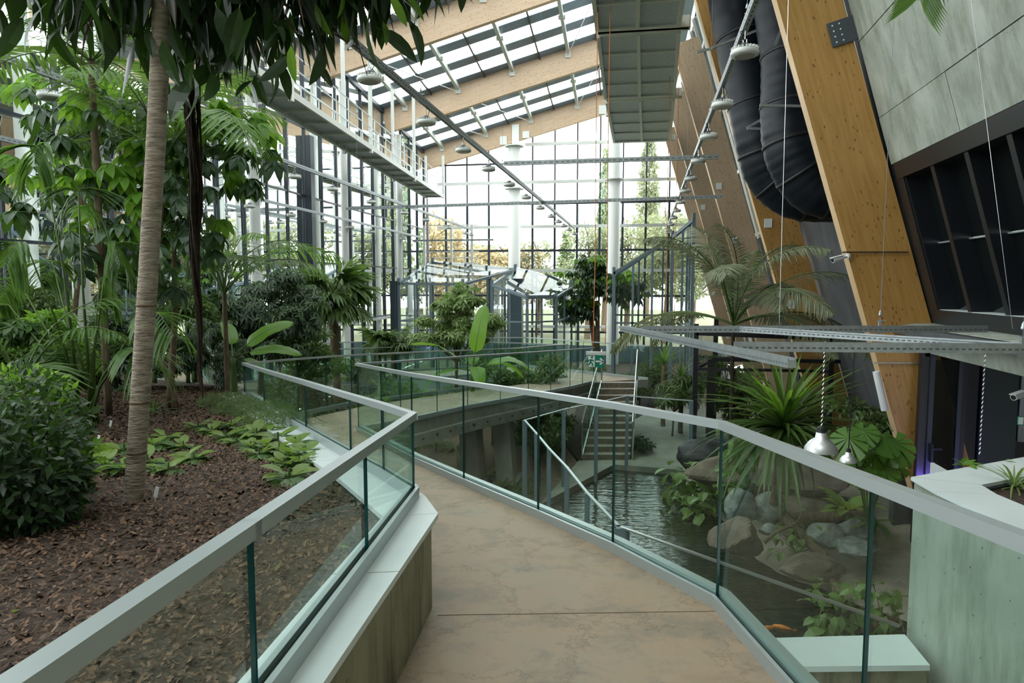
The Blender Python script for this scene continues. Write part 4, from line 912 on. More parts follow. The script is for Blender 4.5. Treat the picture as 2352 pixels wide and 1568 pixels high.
# ------------------------------------------------------------------ small fittings
def cctv(label, p, d, s=1.0):
    t = thing('security_camera', label, 'camera', tuple(p)); d = Vector(d).normalized(); b = MB(); b.tube([p, p+d*.2*s], .045*s, 12); b.beam(p+Vector((0, 0, .045*s))-d*.03, p+d*.23*s+Vector((0, 0, .045*s)), .09*s, .01); obj('body', b, M_signw, t)
    b = MB(); b.tube([p+d*.2*s, p+d*.205*s], .036*s, 12); obj('lens', b, M_black, t); b = MB(); b.tube([p, p-d*.12*s+Vector((.02, 0, .0))], .018*s, 8); b.tube([p-d*.10*s, p-d*.14*s], .05*s, 10); obj('mount', b, M_signw, t)
cctv('white security camera on the edge of the nearest golden timber leg', aty(1934, 592, 12.35), (-1, -.5, -.25), 1.0)
cctv('white security camera on the dark wall at the right edge', aty(2349, 905, 10.5), (-1, -.6, -.2), 1.0)
t = thing('cable_cover', 'long white half round cover on the lower edge of the nearest golden leg', 'cover', tuple(aty(2020, 900, 12.3))); b = MB(); b.tube([aty(2012, 853, 12.3), aty(2032, 942, 12.3)], .055, 10); obj('shell', b, M_signw, t)
for i, (pa, pb, y, m_) in enumerate((((1935, 579), (2086, 579), 12.42, M_black), ((2008, 833), (2115, 833), 12.42, M_galv))):
    t = thing('strap', ('black strap round the nearest golden leg by the camera', 'thin steel strap round the nearest golden leg below the trays')[i], 'strap', tuple(aty(*pa, y))); b = MB(); b.beam(aty(*pa, y), aty(*pb, y), .02, .02); obj('band', b, m_, t)
t = thing('exit_sign', 'small green exit sign cut off by the right edge on the dark wall', 'sign', tuple(aty(2349, 965, 10.4))); c = aty(2352, 966, 10.4); b = MB(); b.box(tuple(c), (.16, .02, .12)); obj('sign_panel', b, M_sign, t); b = MB(); b.box((c.x-.045, c.y-.012, c.z), (.06, .004, .10)); obj('pictogram', b, M_signw, t)
for i, (px, py) in enumerate(((1040, 955), (235, 575))): pass
for i, (a, c, y) in enumerate((((1808, 100), (1790, 745), 9.0), ((2262, 250), (2326, 755), 7.6))):
    p, q = aty(*a, y), aty(*c, y); t = thing('steel_wire', ('thin steel wire hanging in front of the black ducts', 'thin steel wire crossing the dark fin windows')[i], 'wire', tuple(q)); b = MB(); b.tube([q, p, p+(p-q)*.5], .003, 4); obj('strand', b, M_steel, t)

# ------------------------------------------------------------------ glass pavilions
def pavilion(label, corners, z0, tops, m_=M_grey, roof=True, mids=(), bars=(), wd=.12, glass=True, split=None):
    t = thing('glass_pavilion', label, 'pavilion', (*corners[0], z0)); n = len(corners)
    for i in range(n):
        (x, y), zt = corners[i], tops[i]; b = MB(); b.box((x, y, (z0+zt+.25)/2), (wd, wd, zt+.25-z0)); obj('post', b, m_, t)
        j = (i+1) % n; (x2, y2), zt2 = corners[j], tops[j]
        b = MB(); b.beam((x, y, zt), (x2, y2, zt2), wd, wd*.9)
        for zz in bars: b.beam((x, y, zz), (x2, y2, zz), wd*.7, wd*.6)
        obj('rail', b, m_, t)
        for k in range(mids[i] if mids else 0):
            f = (k+1)/(mids[i]+1); b = MB(); zt_ = zt+(zt2-zt)*f; b.box((x+(x2-x)*f, y+(y2-y)*f, (z0+zt_)/2), (wd*.7, wd*.7, zt_-z0)); obj('mullion', b, m_, t)
        if glass:
            nn = (mids[i] if mids else 0)+1
            for k in range(nn):
                f0, f1 = k/nn, (k+1)/nn; b = MB(); b.q([(x+(x2-x)*f0, y+(y2-y)*f0, z0), (x+(x2-x)*f1, y+(y2-y)*f1, z0), (x+(x2-x)*f1, y+(y2-y)*f1, zt+(zt2-zt)*f1), (x+(x2-x)*f0, y+(y2-y)*f0, zt+(zt2-zt)*f0)]); obj('glass_pane', b, M_wglass, t)
    if roof:
        b = MB(); c = [(x, y, z+.1) for (x, y), z in zip(corners, tops)]
        b.f.append(tuple(range(n))); b.v += c; b.m.append(0); obj('roof_glass', b, glass_mat('tinted_roof_glass', (.62, .68, .70), .35), t)
    return t
Yp = 30.0
q = lambda px, py, y=Yp: aty(px, py, y)
z1_ = q(960, 630).z; z2_ = q(910, 650).z; z3_ = q(1065, 650).z
pavilion('grey framed glass pavilion with peaked roof behind the light green tree', [(q(916, 650).x, Yp), (q(1063, 650).x, Yp), (q(1063, 650).x+1.6, Yp+5), (q(916, 650).x+.2, Yp+5)], 0, [q(910, 651).z, q(1065, 653).z, q(1065, 640).z+.5, q(910, 640).z+.9], M_grey, mids=(3, 1, 2, 1), bars=(q(960, 737).z,))
t = thing('slate_post', 'tall dark slate post at the left corner of the peaked pavilion', 'post', (q(908, 700).x, Yp-.2, 0)); b = MB(); zz = q(908, 648).z; b.box((q(908, 700).x, Yp-.2, zz/2), (.24, .3, zz)); b.box((q(908, 700).x, Yp-.2, zz+.03), (.3, .36, .06)); obj('shaft', b, M_dark, t)
pavilion('grey framed glass pavilion with roof falling to the right, left of the entrance', [(q(1130, 650).x, Yp), (q(1215, 680).x, Yp-.6), (q(1275, 680).x, Yp+.5), (q(1275, 680).x+.6, Yp+7), (q(1130, 650).x, Yp+7)], 0, [q(1130, 655).z, q(1215, 683).z, q(1275, 683).z, q(1275, 683).z+.6, q(1130, 640).z+.6], M_grey, mids=(1, 1, 2, 2, 1), bars=(q(1200, 738).z,))
t = thing('stone_pillar', 'dark tiled pillar inside the sloping pavilion', 'pillar', (q(1160, 700).x, Yp+3, 0)); b = MB(); b.box((q(1160, 700).x, Yp+3, (ZC+.2)/2), (.72, .6, ZC+.2)); obj('shaft', b, M_grey, t)
b = MB(); b.box((q(1160, 700).x, Yp+3, ZC+.22), (.8, .68, .08)); obj('cap', b, M_dark, t)
Yr = 27.0; qa, qb = aty(1410, 628, Yr), aty(1590, 508, Yr)
pavilion('tall dark framed glass pavilion with steep roof rising towards the timber legs', [(qa.x, Yr), (aty(1545, 540, Yr).x, Yr), (qb.x, Yr-.6), (qb.x+.5, Yr+7), (qa.x, Yr+7)], 0, [qa.z, aty(1545, 545, Yr).z, qb.z, qb.z+.3, qa.z], M_grey, mids=(2, 1, 1, 2, 1), bars=(aty(1500, 742, Yr).z,), wd=.12)
# black tube frame enclosure
za = ZC-1.3; pavilion('black tube framed glass enclosure behind the sword leaved plant', [(2.0, 18.6), (5.4, 18.6), (5.4, 21.5), (2.9, 21.5)], 0, [za, za-.1, za-.1, za], M_dark2, roof=False, mids=(0, 0, 0, 0), bars=(za-.95,), wd=.12)
x0, x1 = aty(1634, 820, 19.5).x, aty(1985, 820, 19.5).x
t = thing('inner_frame', 'black inner door frame within the tube framed enclosure', 'frame', (x0, 19.5, 0)); b = MB(); zt = aty(1634, 825, 19.5).z
b.box((x0, 19.5, zt/2), (.2, .12, zt)); b.box((x1, 19.5, zt/2), (.12, .12, zt)); b.beam((x0, 19.5, zt), (x1, 19.5, zt), .1, .1); obj('tube', b, M_dark2, t)
# entrance door in the gable
dr = struct('door_2'); a, c = aty(1275, 850, 41.9), aty(1313, 735, 41.9); b = MB()
for x in (a.x, c.x): b.box((x, 41.9, (a.z+c.z)/2), (.14, .1, c.z-a.z))
b.beam((a.x, 41.9, c.z), (c.x, 41.9, c.z), .12, .25); obj('door_frame', b, M_dark2, dr); b = MB(); b.box(((a.x+c.x)/2, 41.92, (a.z+c.z)/2), (c.x-a.x-.1, .02, c.z-a.z-.1)); obj('door_pane', b, M_wglass, dr)
# white low technical pieces along the far wall

# ================================================================== PLANTS
def aim(p, az, el=0, roll=0, s=1.0): return Matrix.Translation(p) @ Matrix.Rotation(az, 4, 'Z') @ Matrix.Rotation(-el, 4, 'Y') @ Matrix.Rotation(roll, 4, 'X') @ Matrix.Scale(s, 4)
def pm(t, mw): return mw       # children carry world matrices; PINV of the parent does the rest
def frond_mesh(name, m, L=2.0, n=26, ll=.5, lw=.035, el=1.0, arch=1.5, droop=.5, fwd=.9, bare=.25, seg=2, seed=0):
    R = random.Random(seed); b = MB(); pts = []; p = Vector((0, 0, 0)); N = 16
    for i in range(N+1):
        pts.append(p.copy()); a = el-arch*(i/N)**1.3; p = p+Vector((math.cos(a), 0, math.sin(a)))*(L/N)
    b.tube(pts, [.016*(1-.85*i/N)*max(.6, L/2) for i in range(N+1)], 5, 1, False)
    for k in range(n):
        t = bare+(1-bare)*(k+.5)/n; f = t*N; i = min(int(f), N-1); q_ = pts[i].lerp(pts[i+1], f-i); d = (pts[i+1]-pts[i]).normalized()
        pr = math.sin(PI*min(1, (t-bare)/(1-bare)*.86+.14))**.6
        for s_ in (-1, 1):
            side = Vector((0, s_, 0)); up = side.cross(d)*(-s_ if False else 1)
            dd = (side+d*(fwd*(.5+t*.8))+Vector((0, 0, .18))+Vector((R.uniform(-.08, .08),)*3)).normalized()
            b.blade(q_, dd, (0, 0, 1), ll*pr*R.uniform(.9, 1.08), lw, bend=droop*R.uniform(.7, 1.4), n=seg, fold=.35, wmax=.35)
    return b.mesh(name, [m, M_stem])
def fan_mesh(name, m, pet=.5, R_=.5, n=24, droop=.5, spread=2.5, seed=0, lw=.05):
    R = random.Random(seed); b = MB(); b.tube([(0, 0, 0), (pet*.5, 0, .03), (pet, 0, 0)], [.014, .010, .008], 5, 1, False); c = Vector((pet, 0, 0))
    for k in range(n):
        a = -spread+2*spread*k/(n-1); d = Vector((math.cos(a), math.sin(a), .12*math.cos(a)+.1)); L = R_*(.78+.22*math.cos(a/1.6))*R.uniform(.93, 1.05)
        b.blade(c, d, (0, 0, 1), L, lw*(R_/.5), bend=droop*R.uniform(.6, 1.5), n=4, fold=.35, wmax=.4)
    return b.mesh(name, [m, M_stem])
def leaf_mesh(name, m, L=.2, W=.06, bend=.4, n=5, fold=.2, pet=0, wmax=.45):
    b = MB()
    if pet: b.tube([(0, 0, 0), (pet, 0, 0)], .003*max(1, L/.3), 4, 1, False)
    b.blade((pet, 0, 0), (1, 0, 0), (0, 0, 1), L, W, bend=bend, n=n, fold=fold, wmax=wmax); return b.mesh(name, [m, M_stem])
def paddle_mesh(name, m, L=1.4, W=.4, bend=.6, pet=.5):
    b = MB(); b.tube([(0, 0, 0), (pet, 0, .02)], [.025, .016], 6, 1, False); R = random.Random(4); n = 14; p = Vector((pet, 0, 0)); d = Vector((1, 0, .1)).normalized(); b0 = 0
    rows = []
    for i in range(n+1):
        t = i/n; wv = W/2*(1-(2*t-1)**4)**.5*(1-.35*t) if 0 < t < 1 else .01
        u = Vector((-d.z, 0, d.x)); wob = R.uniform(-.02, .02)
        rows.append([p+Vector((0, s_*wv, 0))+u*(abs(s_)*wv*.22-(abs(s_)**2)*wv*.22*1.2+abs(s_)*wob) for s_ in (-1, -.5, 0, .5, 1)])
        d = (d-u*bend/n*1.3).normalized(); p = p+d*(L/n)
    base = len(b.v)
    for r in rows: b.v += [tuple(v) for v in r]
    for i in range(n):
        for k in range(4): a = base+i*5+k; b.f.append((a, a+1, a+6, a+5)); b.m.append(0)
    b.tube([(r[2]+Vector((0, 0, -.004))) for r in rows], [.012*(1-.8*i/n) for i in range(n+1)], 5, 1, False)
    return b.mesh(name, [m, M_stem], True)
def monstera_mesh(name, m, S=.4):
    b = MB(); ang = []; N = 84
    for k in range(N):
        a = -PI+2*PI*k/N; r = S*(.5+.12*math.cos(a)) ; 
        if abs(a) > 2.85: r *= .45
        cut = (k % 7 == 0) and .35 < abs(a) < 2.6
        if cut: r *= .42
        ang.append((math.cos(a)*r*1.15+S*.12, math.sin(a)*r, -abs(math.sin(a))*S*.08-max(0, math.cos(a))**2*S*.16))
    b.v = [(S*.1, 0, .01)]+ang
    for k in range(N): b.f.append((0, 1+k, 1+(k+1) % N)); b.m.append(0)
    b.tube([(-S*1.0, 0, -S*.7), (-S*.45, 0, -.2*S), (-S*.3, 0, 0)], .008, 5, 1, False); return b.mesh(name, [m, M_stem])
def trunk(t, pts, rad, m=M_bark2, n=10, name='trunk'):
    b = MB(); pts = [Vector(p) for p in pts]; P = []; R_ = []
    k = 6
    rad = rad if isinstance(rad, (list, tuple)) else [rad, rad*.6]
    for i in range(len(pts)-1):
        for j in range(k):
            f = (i+j/k)/(len(pts)-1); P.append(pts[i].lerp(pts[i+1], j/k)+Vector((RND.uniform(-.1, .1), RND.uniform(-.1, .1), 0))*rad[0]*.6); R_.append((rad[0]+(rad[-1]-rad[0])*f)*RND.uniform(.95, 1.06))
    P.append(pts[-1]); R_.append(rad[-1]); P[0] = pts[0]; b.tube(P, R_, n); return obj(name, b, m, t, True)
def put(name, me, t, mw): return link(name, me, t, mw)
FR_K = [frond_mesh('frond', L_palm, 2.2, 24, .62, .045, 1.15, 1.7, .5, seed=i) for i in range(3)]
FR_G = [frond_mesh('frond', L_palm2, 2.2, 56, .46, .030, 1.0, 1.5, .5, 1.1, seed=7+i) for i in range(2)]
FR_D = [frond_mesh('frond', L_shrub2, 1.6, 24, .36, .05, .9, 1.2, .4, .8, .1, seed=17+i) for i in range(2)]
FAN = [fan_mesh('fan_leaf', L_shrub2, .45, .62, 26, .75, 2.3, seed=i, lw=.065) for i in range(2)]
FANL = fan_mesh('fan_leaf', L_light, .3, .45, 16, .35, 1.2, seed=5)
def palm(label, base, h, fronds, meshes, tr=.09, size=1.0, els=(0, .9), cat='palm', lean=(0, 0), group=None, seed=0, name='palm', tm=None, leafname='frond'):
    R = random.Random(seed); t = thing(name, label, cat, tuple(base), group); base = Vector(base); top = base+Vector((lean[0], lean[1], h))
    if h > .05: trunk(t, [base-Vector((0, 0, .03)), base.lerp(top, .5), top], [tr, tr*.8], tm or M_bark2)
    for k in range(fronds):
        az = k*2.399+R.uniform(-.25, .25); el = els[0]+(els[1]-els[0])*R.random()
        put(leafname, meshes[k % len(meshes)], t, aim(top, az, el-.55, R.uniform(-.3, .3), size*R.uniform(.82, 1.12)))
    return t
def sz(x, y): return soilz(x, y)

# --- foreground fig tree
bs_ = D(306, 1152, .50); fb = Vector((bs_.x, bs_.y, soilz(bs_.x, bs_.y)-.02)); yy = fb.y
t = thing('fig_tree', 'nearest tree, smooth ringed pale trunk and drooping backlit leaves across the picture top', 'tree', tuple(fb))
tp = [fb, aty(318, 980, yy), aty(340, 640, yy+.02), aty(358, 330, yy+.03), aty(370, 80, yy+.04), aty(384, -500, yy+.05)]
b = MB(); P = []; R_ = []
for i in range(len(tp)-1):
    for j in range(14):
        f = (i+j/14)/(len(tp)-1); P.append(tp[i].lerp(tp[i+1], j/14)); R_.append(.060*(1-.12*f)*(1.0+.018*((i*14+j) % 3 == 0))*(1.12 if f < .01 else 1))
b.tube(P, R_, 18); obj('trunk', b, M_bark, t, True)
for i, (py, ) in enumerate(((922,), (1035,), (700,))):
    c = tp[1].lerp(tp[2], (980-py)/340) if py < 980 else tp[0].lerp(tp[1], (1152-py)/172); b = MB(); b.tube([c-Vector((0, 0, .008)), c, c+Vector((0, 0, .008))], [.0600, .0625, .0600], 18); obj('bark_ring', b, M_bark2, t, True)
CC = Vector((-2.75, 4.25, ZC+2.25))
br_ = MB()
for k in range(26):
    a = k*2.4; e = Vector((math.cos(a)*RND.uniform(.6, 1.7), math.sin(a)*RND.uniform(.4, 1.1), RND.uniform(-.8, .4))); s0 = tp[4].lerp(tp[5], RND.uniform(.1, .8)); mid = s0.lerp(CC+e, .5)+Vector((0, 0, .2)); br_.tube([s0, mid, CC+e, CC+e*1.05-Vector((0, 0, .15))], [.018, .012, .007, .003], 5, 0, False)
obj('branches', br_, M_bark2, t)['kind'] = 'stuff'
FL = [leaf_mesh('leaf', L_fig, .25, .078, .35, 5, .18, .03), leaf_mesh('leaf', L_fig, .29, .092, .5, 5, .22, .03), leaf_mesh('leaf', L_fig, .21, .066, .2, 5, .1, .02)]
FLY = leaf_mesh('leaf', L_figy, .19, .055, .4, 5, .2, .02)
def crown_z(x): return 1.10+(.42 if x < -2.5 else .33)*abs(x+2.5)**1.2
cnt = 0
while cnt < 290:
    x = RND.uniform(-4.6, -.95); y = RND.gauss(4.15, .38)
    if not 3.0 < y < 5.3: continue
    hz_ = crown_z(x)*(y/4.2)+RND.random()**1.4*1.1; p = Vector((x, y, ZC+hz_+.16))
    az = RND.uniform(0, 6.28); el = -RND.uniform(.3, 1.5); y_ = RND.random() < (.30 if x > -1.9 else .05)
    o = put('leaf', FLY if y_ else FL[cnt % 3], t, aim(p, az, el, RND.uniform(-1.5, 1.5), RND.uniform(.8, 1.2)))
    cnt += 1
foliage('upper_foliage', [(-2.6, 4.3, ZC+3.3, 2.0, 1.2, 1.0, 1800), (-2.7, 4.3, ZC+2.25, 1.5, .8, .62, 1300), (-1.7, 4.6, ZC+2.5, .75, .6, .5, 450), (-4.0, 4.2, ZC+2.75, .8, .7, .5, 350)], .25, .085, L_fig, t, droop=1.2, seed=2, shell=.1)
# --- hanging aerial roots
t = thing('aerial_roots', 'dark brown bundle of aerial roots hanging behind the pale trunk down to the mulch', 'roots', tuple(D(458, 890, .5)))
y = 5.0; key = [aty(425, -60, y), aty(432, 120, y), aty(440, 260, y), aty(450, 420, y), aty(446, 560, y), aty(455, 700, y), aty(460, 840, y), aty(466, 915, y)]
b = MB(); wd = [.13, .085, .062, .055, .04, .028, .018, .004]
for k in range(46):
    a = RND.uniform(0, 6.28); rr = RND.random()**.7; e = RND.choice((3, 5, 6, 6, 7, 8)); ph = RND.uniform(0, 6)
    pts = [p+Vector((math.cos(a+.9*i)*wd[i]*rr*RND.uniform(.5, 1.3), math.sin(a+.9*i)*wd[i]*rr, 0)) for i, p in enumerate(key[:e])]; pts = [pts[0]]+[v for i in range(1, len(pts)) for v in (pts[i-1].lerp(pts[i], .5)+Vector((RND.uniform(-.03, .03), RND.uniform(-.03, .03), 0))*wd[i]*12, pts[i])]
    b.tube(pts, [RND.uniform(.003, .010)*RND.uniform(.8, 1.3) for _ in range(len(pts)-1)]+[.002], 5, 0, False)
obj('strands', b, M_root, t)['kind'] = 'stuff'
# --- kentia style palms on the left
pb = D(205, 978, .5); pb.z = sz(pb.x, pb.y)
t = thing('clump_palm', 'feather leaved palm with a clump of tall green stalks left of the pale trunk', 'palm', tuple(pb))
K = [((95, 340), .9, 0), ((60, 560), .6, 1), ((250, 560), .7, 2), ((20, 700), .35, 0), ((330, 720), .45, 1), ((180, 440), 1.1, 2), ((290, 800), .3, 0), ((40, 640), .5, 1), ((230, 640), .9, 2), ((120, 600), .8, 0)]
for i, ((px, py), s_, k) in enumerate(K):
    e = aty(px, py, pb.y+RND.uniform(-.7, .5)); m0 = pb.lerp(e, .55)+Vector((0, 0, .12))
    st0 = pb+Vector((RND.uniform(-.10, .10), RND.uniform(-.08, .08), 0)); b = MB(); b.tube([st0, st0.lerp(m0, .6)+Vector((0, 0, .1)), m0, e], [.022, .017, .012, .007], 6); obj('stalk', b, M_stem, t, True)
    d = (e-m0).normalized(); az = math.atan2(d.y, d.x); rachis = [m0, e, e+Vector((d.x*.35, d.y*.35, .02)), e+Vector((d.x*.7, d.y*.7, -.22))]
    b = MB(); n = 17; R = random.Random(i)
    for q_ in range(n):
        f = .35+.65*(q_+.5)/n; g_ = f*3; ii = min(2, int(g_)); c = rachis[ii].lerp(rachis[ii+1], g_-ii); dd = (rachis[ii+1]-rachis[ii]).normalized(); sd_ = dd.cross(Vector((0, 0, 1))).normalized()
        for sg in (-1, 1): b.blade(c, sd_*sg+dd*.7+Vector((0, 0, .25)), (0, 0, 1), .60*math.sin(PI*(.2+.7*(q_+.5)/n))**.5*R.uniform(.9, 1.1), .046, bend=1.0*R.uniform(.7, 1.3), n=4, fold=.3, wmax=.4)
    b.tube(rachis[1:], [.007, .005, .002], 5, 1, False); obj('frond', b, [L_palm, M_stem], t)
pb = D(110, 860, .5); pb.z = sz(pb.x, pb.y)
palm('shorter feather palm with grey green fronds at the far left behind the shrub', (-6.6, 6.6, sz(-6.6, 6.6)), .4, 9, FR_K, .07, .8, (.1, .9), seed=3)
palm('tall arching palm with broad leaflets high behind the pale trunk', (-6.3, 8.2, sz(-6.3, 8.2)), 3.4, 12, FR_D+FR_K[:1], .05, 1.05, (-.1, .9), seed=8, lean=(.3, .2))
palm('palm with long drooping leaflets right of the aerial roots', (-6.2, 10.0, sz(-6.2, 10.0)), 1.7, 9, FR_K, .045, 1.0, (.0, .8), seed=12)
palm('slender palm with wedge leaflets whose crown tops the left thicket', (-6.6, 7.9, sz(-6.6, 7.9)), 4.5, 11, FR_D, .05, 1.2, (-.2, .7), seed=18)
# --- umbrella trees
WH = []
for s_, m_ in ((0, L_sch), (1, L_schy)):
    b = MB(); b.tube([(0, 0, 0), (.22, 0, .02)], .005, 5, 1, False); R = random.Random(s_)
    for k in range(8): a = k*PI/4+R.uniform(-.15, .15); b.blade((.22, 0, .02), (math.cos(a), math.sin(a), -.25), (0, 0, 1), R.uniform(.27, .36), .125, bend=.8, n=4, fold=.18)
    WH.append(b.mesh('leaf_whorl', [m_, M_stem]))
def umbrella(label, base, stems, blobs, n, size=1.0, mix=.2, tr=.04, seed=0, cloudn=0):
    t = thing('umbrella_tree', label, 'tree', tuple(base)); R = random.Random(seed)
    tops = [Vector(b_[:3]) for b_ in blobs]
    for i, s_ in enumerate(stems): trunk(t, [Vector(base)+Vector((.12*i, 0, -.02)), Vector(base).lerp(Vector(s_), .5)+Vector((.06, 0, .1)), Vector(s_)], [tr, tr*.6])
    for k in range(n):
        bl_ = blobs[k % len(blobs)]; u = Vector((R.gauss(0, 1), R.gauss(0, 1), R.gauss(0, 1))).normalized(); r = .6+.4*R.random()
        p = Vector(bl_[:3])+Vector((u.x*bl_[3], u.y*bl_[4], u.z*bl_[5]))*r; az = math.atan2(u.y, u.x); bright = u.z > .35 and R.random() < mix*2.2
        put('leaf_whorl', WH[1 if bright else 0], t, aim(p, az, u.z*.5, R.uniform(-.4, .4), size*R.uniform(.8, 1.2)))
    if cloudn: foliage('inner_foliage', [(b_[0], b_[1], b_[2], b_[3]*.85, b_[4]*.85, b_[5]*.85, cloudn) for b_ in blobs], .2*size, .08*size, L_sch, t, droop=.7, whorl=6, seed=seed)
    return t
Yq = 8.6; z0 = sz(-5.4, Yq)
def bl(px, py, y, rx, ry, rz): p = aty(px, py, y); return (p.x, p.y, p.z, rx, ry, rz)
umbrella('tall umbrella tree with drooping blue green leaf whorls behind the pale trunk', (aty(385, 880, 8.6).x, 8.6, sz(-5.2, 8.6)), [tuple(aty(400, 560, 8.6)), tuple(aty(300, 560, 8.8))],
         [bl(330, 330, 8.6, 1.15, .9, .65), bl(240, 480, 8.3, .8, .8, .7), bl(420, 440, 8.8, .8, .8, .7), bl(330, 560, 8.4, .9, .8, .6), bl(520, 330, 9.0, .55, .6, .45)], 150, 1.0, .5, .05, 3, 70)
umbrella('leafy umbrella tree with bright yellow green upper leaves at the far left', (aty(150, 860, 10).x, 10.0, sz(-7.7, 10)), [tuple(aty(190, 420, 10))],
         [bl(210, 250, 10, 1.2, .8, .5), bl(330, 260, 9.6, .9, .8, .45), bl(100, 420, 10.4, .8, .7, .5)], 80, 1.15, 1.2, .05, 5, 40)
# bamboo-like stems
for i, (px, w_) in enumerate(((355, .05), (432, .045), (448, .05), (292, .05))):
    a = D(px, 880, .5); a.z = sz(a.x, a.y); t = thing('bamboo_stem', ('dark green ringed stem directly right of the pale trunk', 'left one of two green ringed stems by the aerial roots', 'right one of two green ringed stems by the aerial roots', 'brown slanted stem left of the pale trunk')[i], 'stem', tuple(a), None)
    b = MB(); c = a+Vector(((-.5 if i == 3 else .05), .1, 2.8)); b.tube([a.lerp(c, k/24) for k in range(25)], [w_*(1.1 if k % 3 == 0 else 1) for k in range(25)], 10); obj('cane', b, M_stem if i < 3 else M_bark2, t, True)
    foliage('leaves', [(c.x, c.y, c.z, .7, .6, .4, 120)], .28, .04, L_palm, t, droop=1.0, seed=i)
    for k in range(0, 24, 3):
        b = MB(); p = a.lerp(c, k/24); b.tube([p, p+Vector((0, 0, .015))], w_*1.12, 10); obj('node_ring', b, M_light if False else M_bark, t)
# shrub at the very left
t = thing('left_shrub', 'dense dark leaved shrub at the left edge in front of the mulch bed', 'shrub', tuple(Vector((-3.0, 3.0, sz(-3, 3)))))
foliage('foliage', [(-3.45, 3.3, sz(-3, 3)+.30, .45, .4, .40, 2600), (-3.85, 3.7, sz(-3.4, 3.5)+.42, .5, .5, .45, 2200), (-3.3, 3.35, sz(-2.6, 3)+.14, .26, .3, .2, 900), (-3.6, 3.0, sz(-3.4, 2.9)+.25, .4, .4, .4, 1200)], .075, .032, L_shrub, t, droop=.1, seed=9, shell=.5)
foliage('young_leaves', [(-3.9, 3.75, sz(-3.4, 3.5)+.66, .4, .4, .2, 420), (-3.42, 3.6, sz(-2.6, 3)+.26, .3, .3, .12, 240)], .075, .032, L_schy, t, droop=.0, seed=10)
b = MB()
for k in range(12): a = k*.52; b.tube([(-3.5, 3.3, sz(-3, 3)-.03), (-3.5+.3*math.cos(a), 3.3+.3*math.sin(a), sz(-3, 3)+.4)], [.012, .005], 5)
obj('stems', b, M_bark2, t)
# ground cover rosettes
LD = [leaf_mesh('leaf', L_dief, .125, .068, .5, 4, .15, .03), leaf_mesh('leaf', L_diefd, .135, .075, .6, 4, .15, .03)]
rs = [(220, 1050), (285, 1030), (385, 1000), (420, 1020), (340, 1060), (385, 1075), (445, 1050), (290, 1075), (455, 975), (485, 985), (520, 1000), (545, 1010), (560, 985), (590, 995), (575, 1020), (610, 1020), (595, 1040), (640, 1030), (665, 1045), (680, 1020), (620, 985), (700, 1040), (655, 1060), (665, 1095), (690, 1060), (240, 1065), (530, 975), (430, 1045), (350, 1020), (640, 1005)]
rsn = {True: sorted([q_ for q_ in rs if q_[0] < 470]), False: sorted([q_ for q_ in rs if q_[0] >= 470 or False])}
OR2 = 'first second third fourth fifth sixth seventh eighth ninth tenth eleventh twelfth thirteenth fourteenth fifteenth sixteenth seventeenth eighteenth nineteenth'.split()
for i, (px, py) in enumerate(rs):
    p = D(px, py+12, .5); p.z = sz(p.x, p.y)
    side = 'around the pale trunk' if px < 470 else 'near the curved coping'; lb_ = 'yellow green leaf rosette on the mulch %s, %s from the left' % (side, OR2[rsn[px < 470].index((px, py))])
    if i == 0:
        r0 = thing('ground_rosette', '', 'plant', tuple(p)); 
        for k in range(15):
            el = RND.uniform(.1, .95); q_ = Vector((p.x, p.y, p.z+.02)); put('leaf', LD[0 if el > .6 else 1], r0, aim(q_, k*2.4, el, 0, RND.uniform(.8, 1.15)))
        b = MB(); b.tube([p, p+Vector((0, 0, .08))], [.01, .006], 5); obj('stem', b, M_stem, r0)
        r0['label'] = lb_; r0['group'] = 'ground rosettes '+side
    else:
        r = dup(r0, tuple(p), lb_); r['group'] = 'ground rosettes '+side; r.rotation_euler = (RND.uniform(-.12, .12), RND.uniform(-.12, .12), RND.uniform(0, 6)); r.scale = (RND.uniform(1.0, 1.55),)*3
# strap tuft and ferns on the bed
def tuft(label, p, n, L, W, m_, els=(.4, 1.4), bend=.9, cat='plant', name='strap_tuft', seed=0, seg=5, group=None):
    R = random.Random(seed); t = thing(name, label, cat, tuple(p), group); ms = [leaf_mesh('blade', m_, L, W, bend*f, seg, .25, 0, .3) for f in (.5, 1.0, 1.5)]
    for k in range(n): put('blade', ms[k % 3], t, aim(Vector(p)+Vector((0, 0, .01)), k*2.4+R.uniform(-.3, .3), R.uniform(*els), R.uniform(-.4, .4), R.uniform(.65, 1.1)))
    return t
def pz_(px, py): p = D(px, py, .5); p.z = sz(p.x, p.y); return p
tuft('strap leaved green tuft right behind the pale trunk', pz_(352, 950), 26, .55, .028, L_palm, (.2, 1.4), 1.2, seed=1)
tuft('sparse bluish rosette of broad leaves left behind the pale trunk', pz_(270, 900), 14, .4, .07, L_sch, (.1, .8), .8, seed=2)
tuft('pale upright grass tuft below the orange basket', pz_(405, 870), 12, .5, .03, L_light, (1.0, 1.5), .4, seed=3)
for i, (px, py) in enumerate(((540, 935), (585, 950), (630, 960), (660, 985))):
    p = pz_(px, py); t = thing('asparagus_fern', '%s of the feathery ferns spilling over the curved coping' % ('leftmost', 'second from the left', 'third from the left', 'rightmost')[i], 'fern', tuple(p), 'feathery ferns')
    foliage('fine_fronds', [(p.x-.12, p.y-.05, p.z+.08, .40, .35, .13, 2600)], .055, .009, L_fern, t, droop=.2, seed=40+i)
    b = MB()
    for k in range(14): a = k*.45; b.tube([p, p+Vector((.25*math.cos(a), .2*math.sin(a), .16)), p+Vector((.45*math.cos(a), .36*math.sin(a), .05))], .003, 4)
    obj('stems', b, M_stem, t)
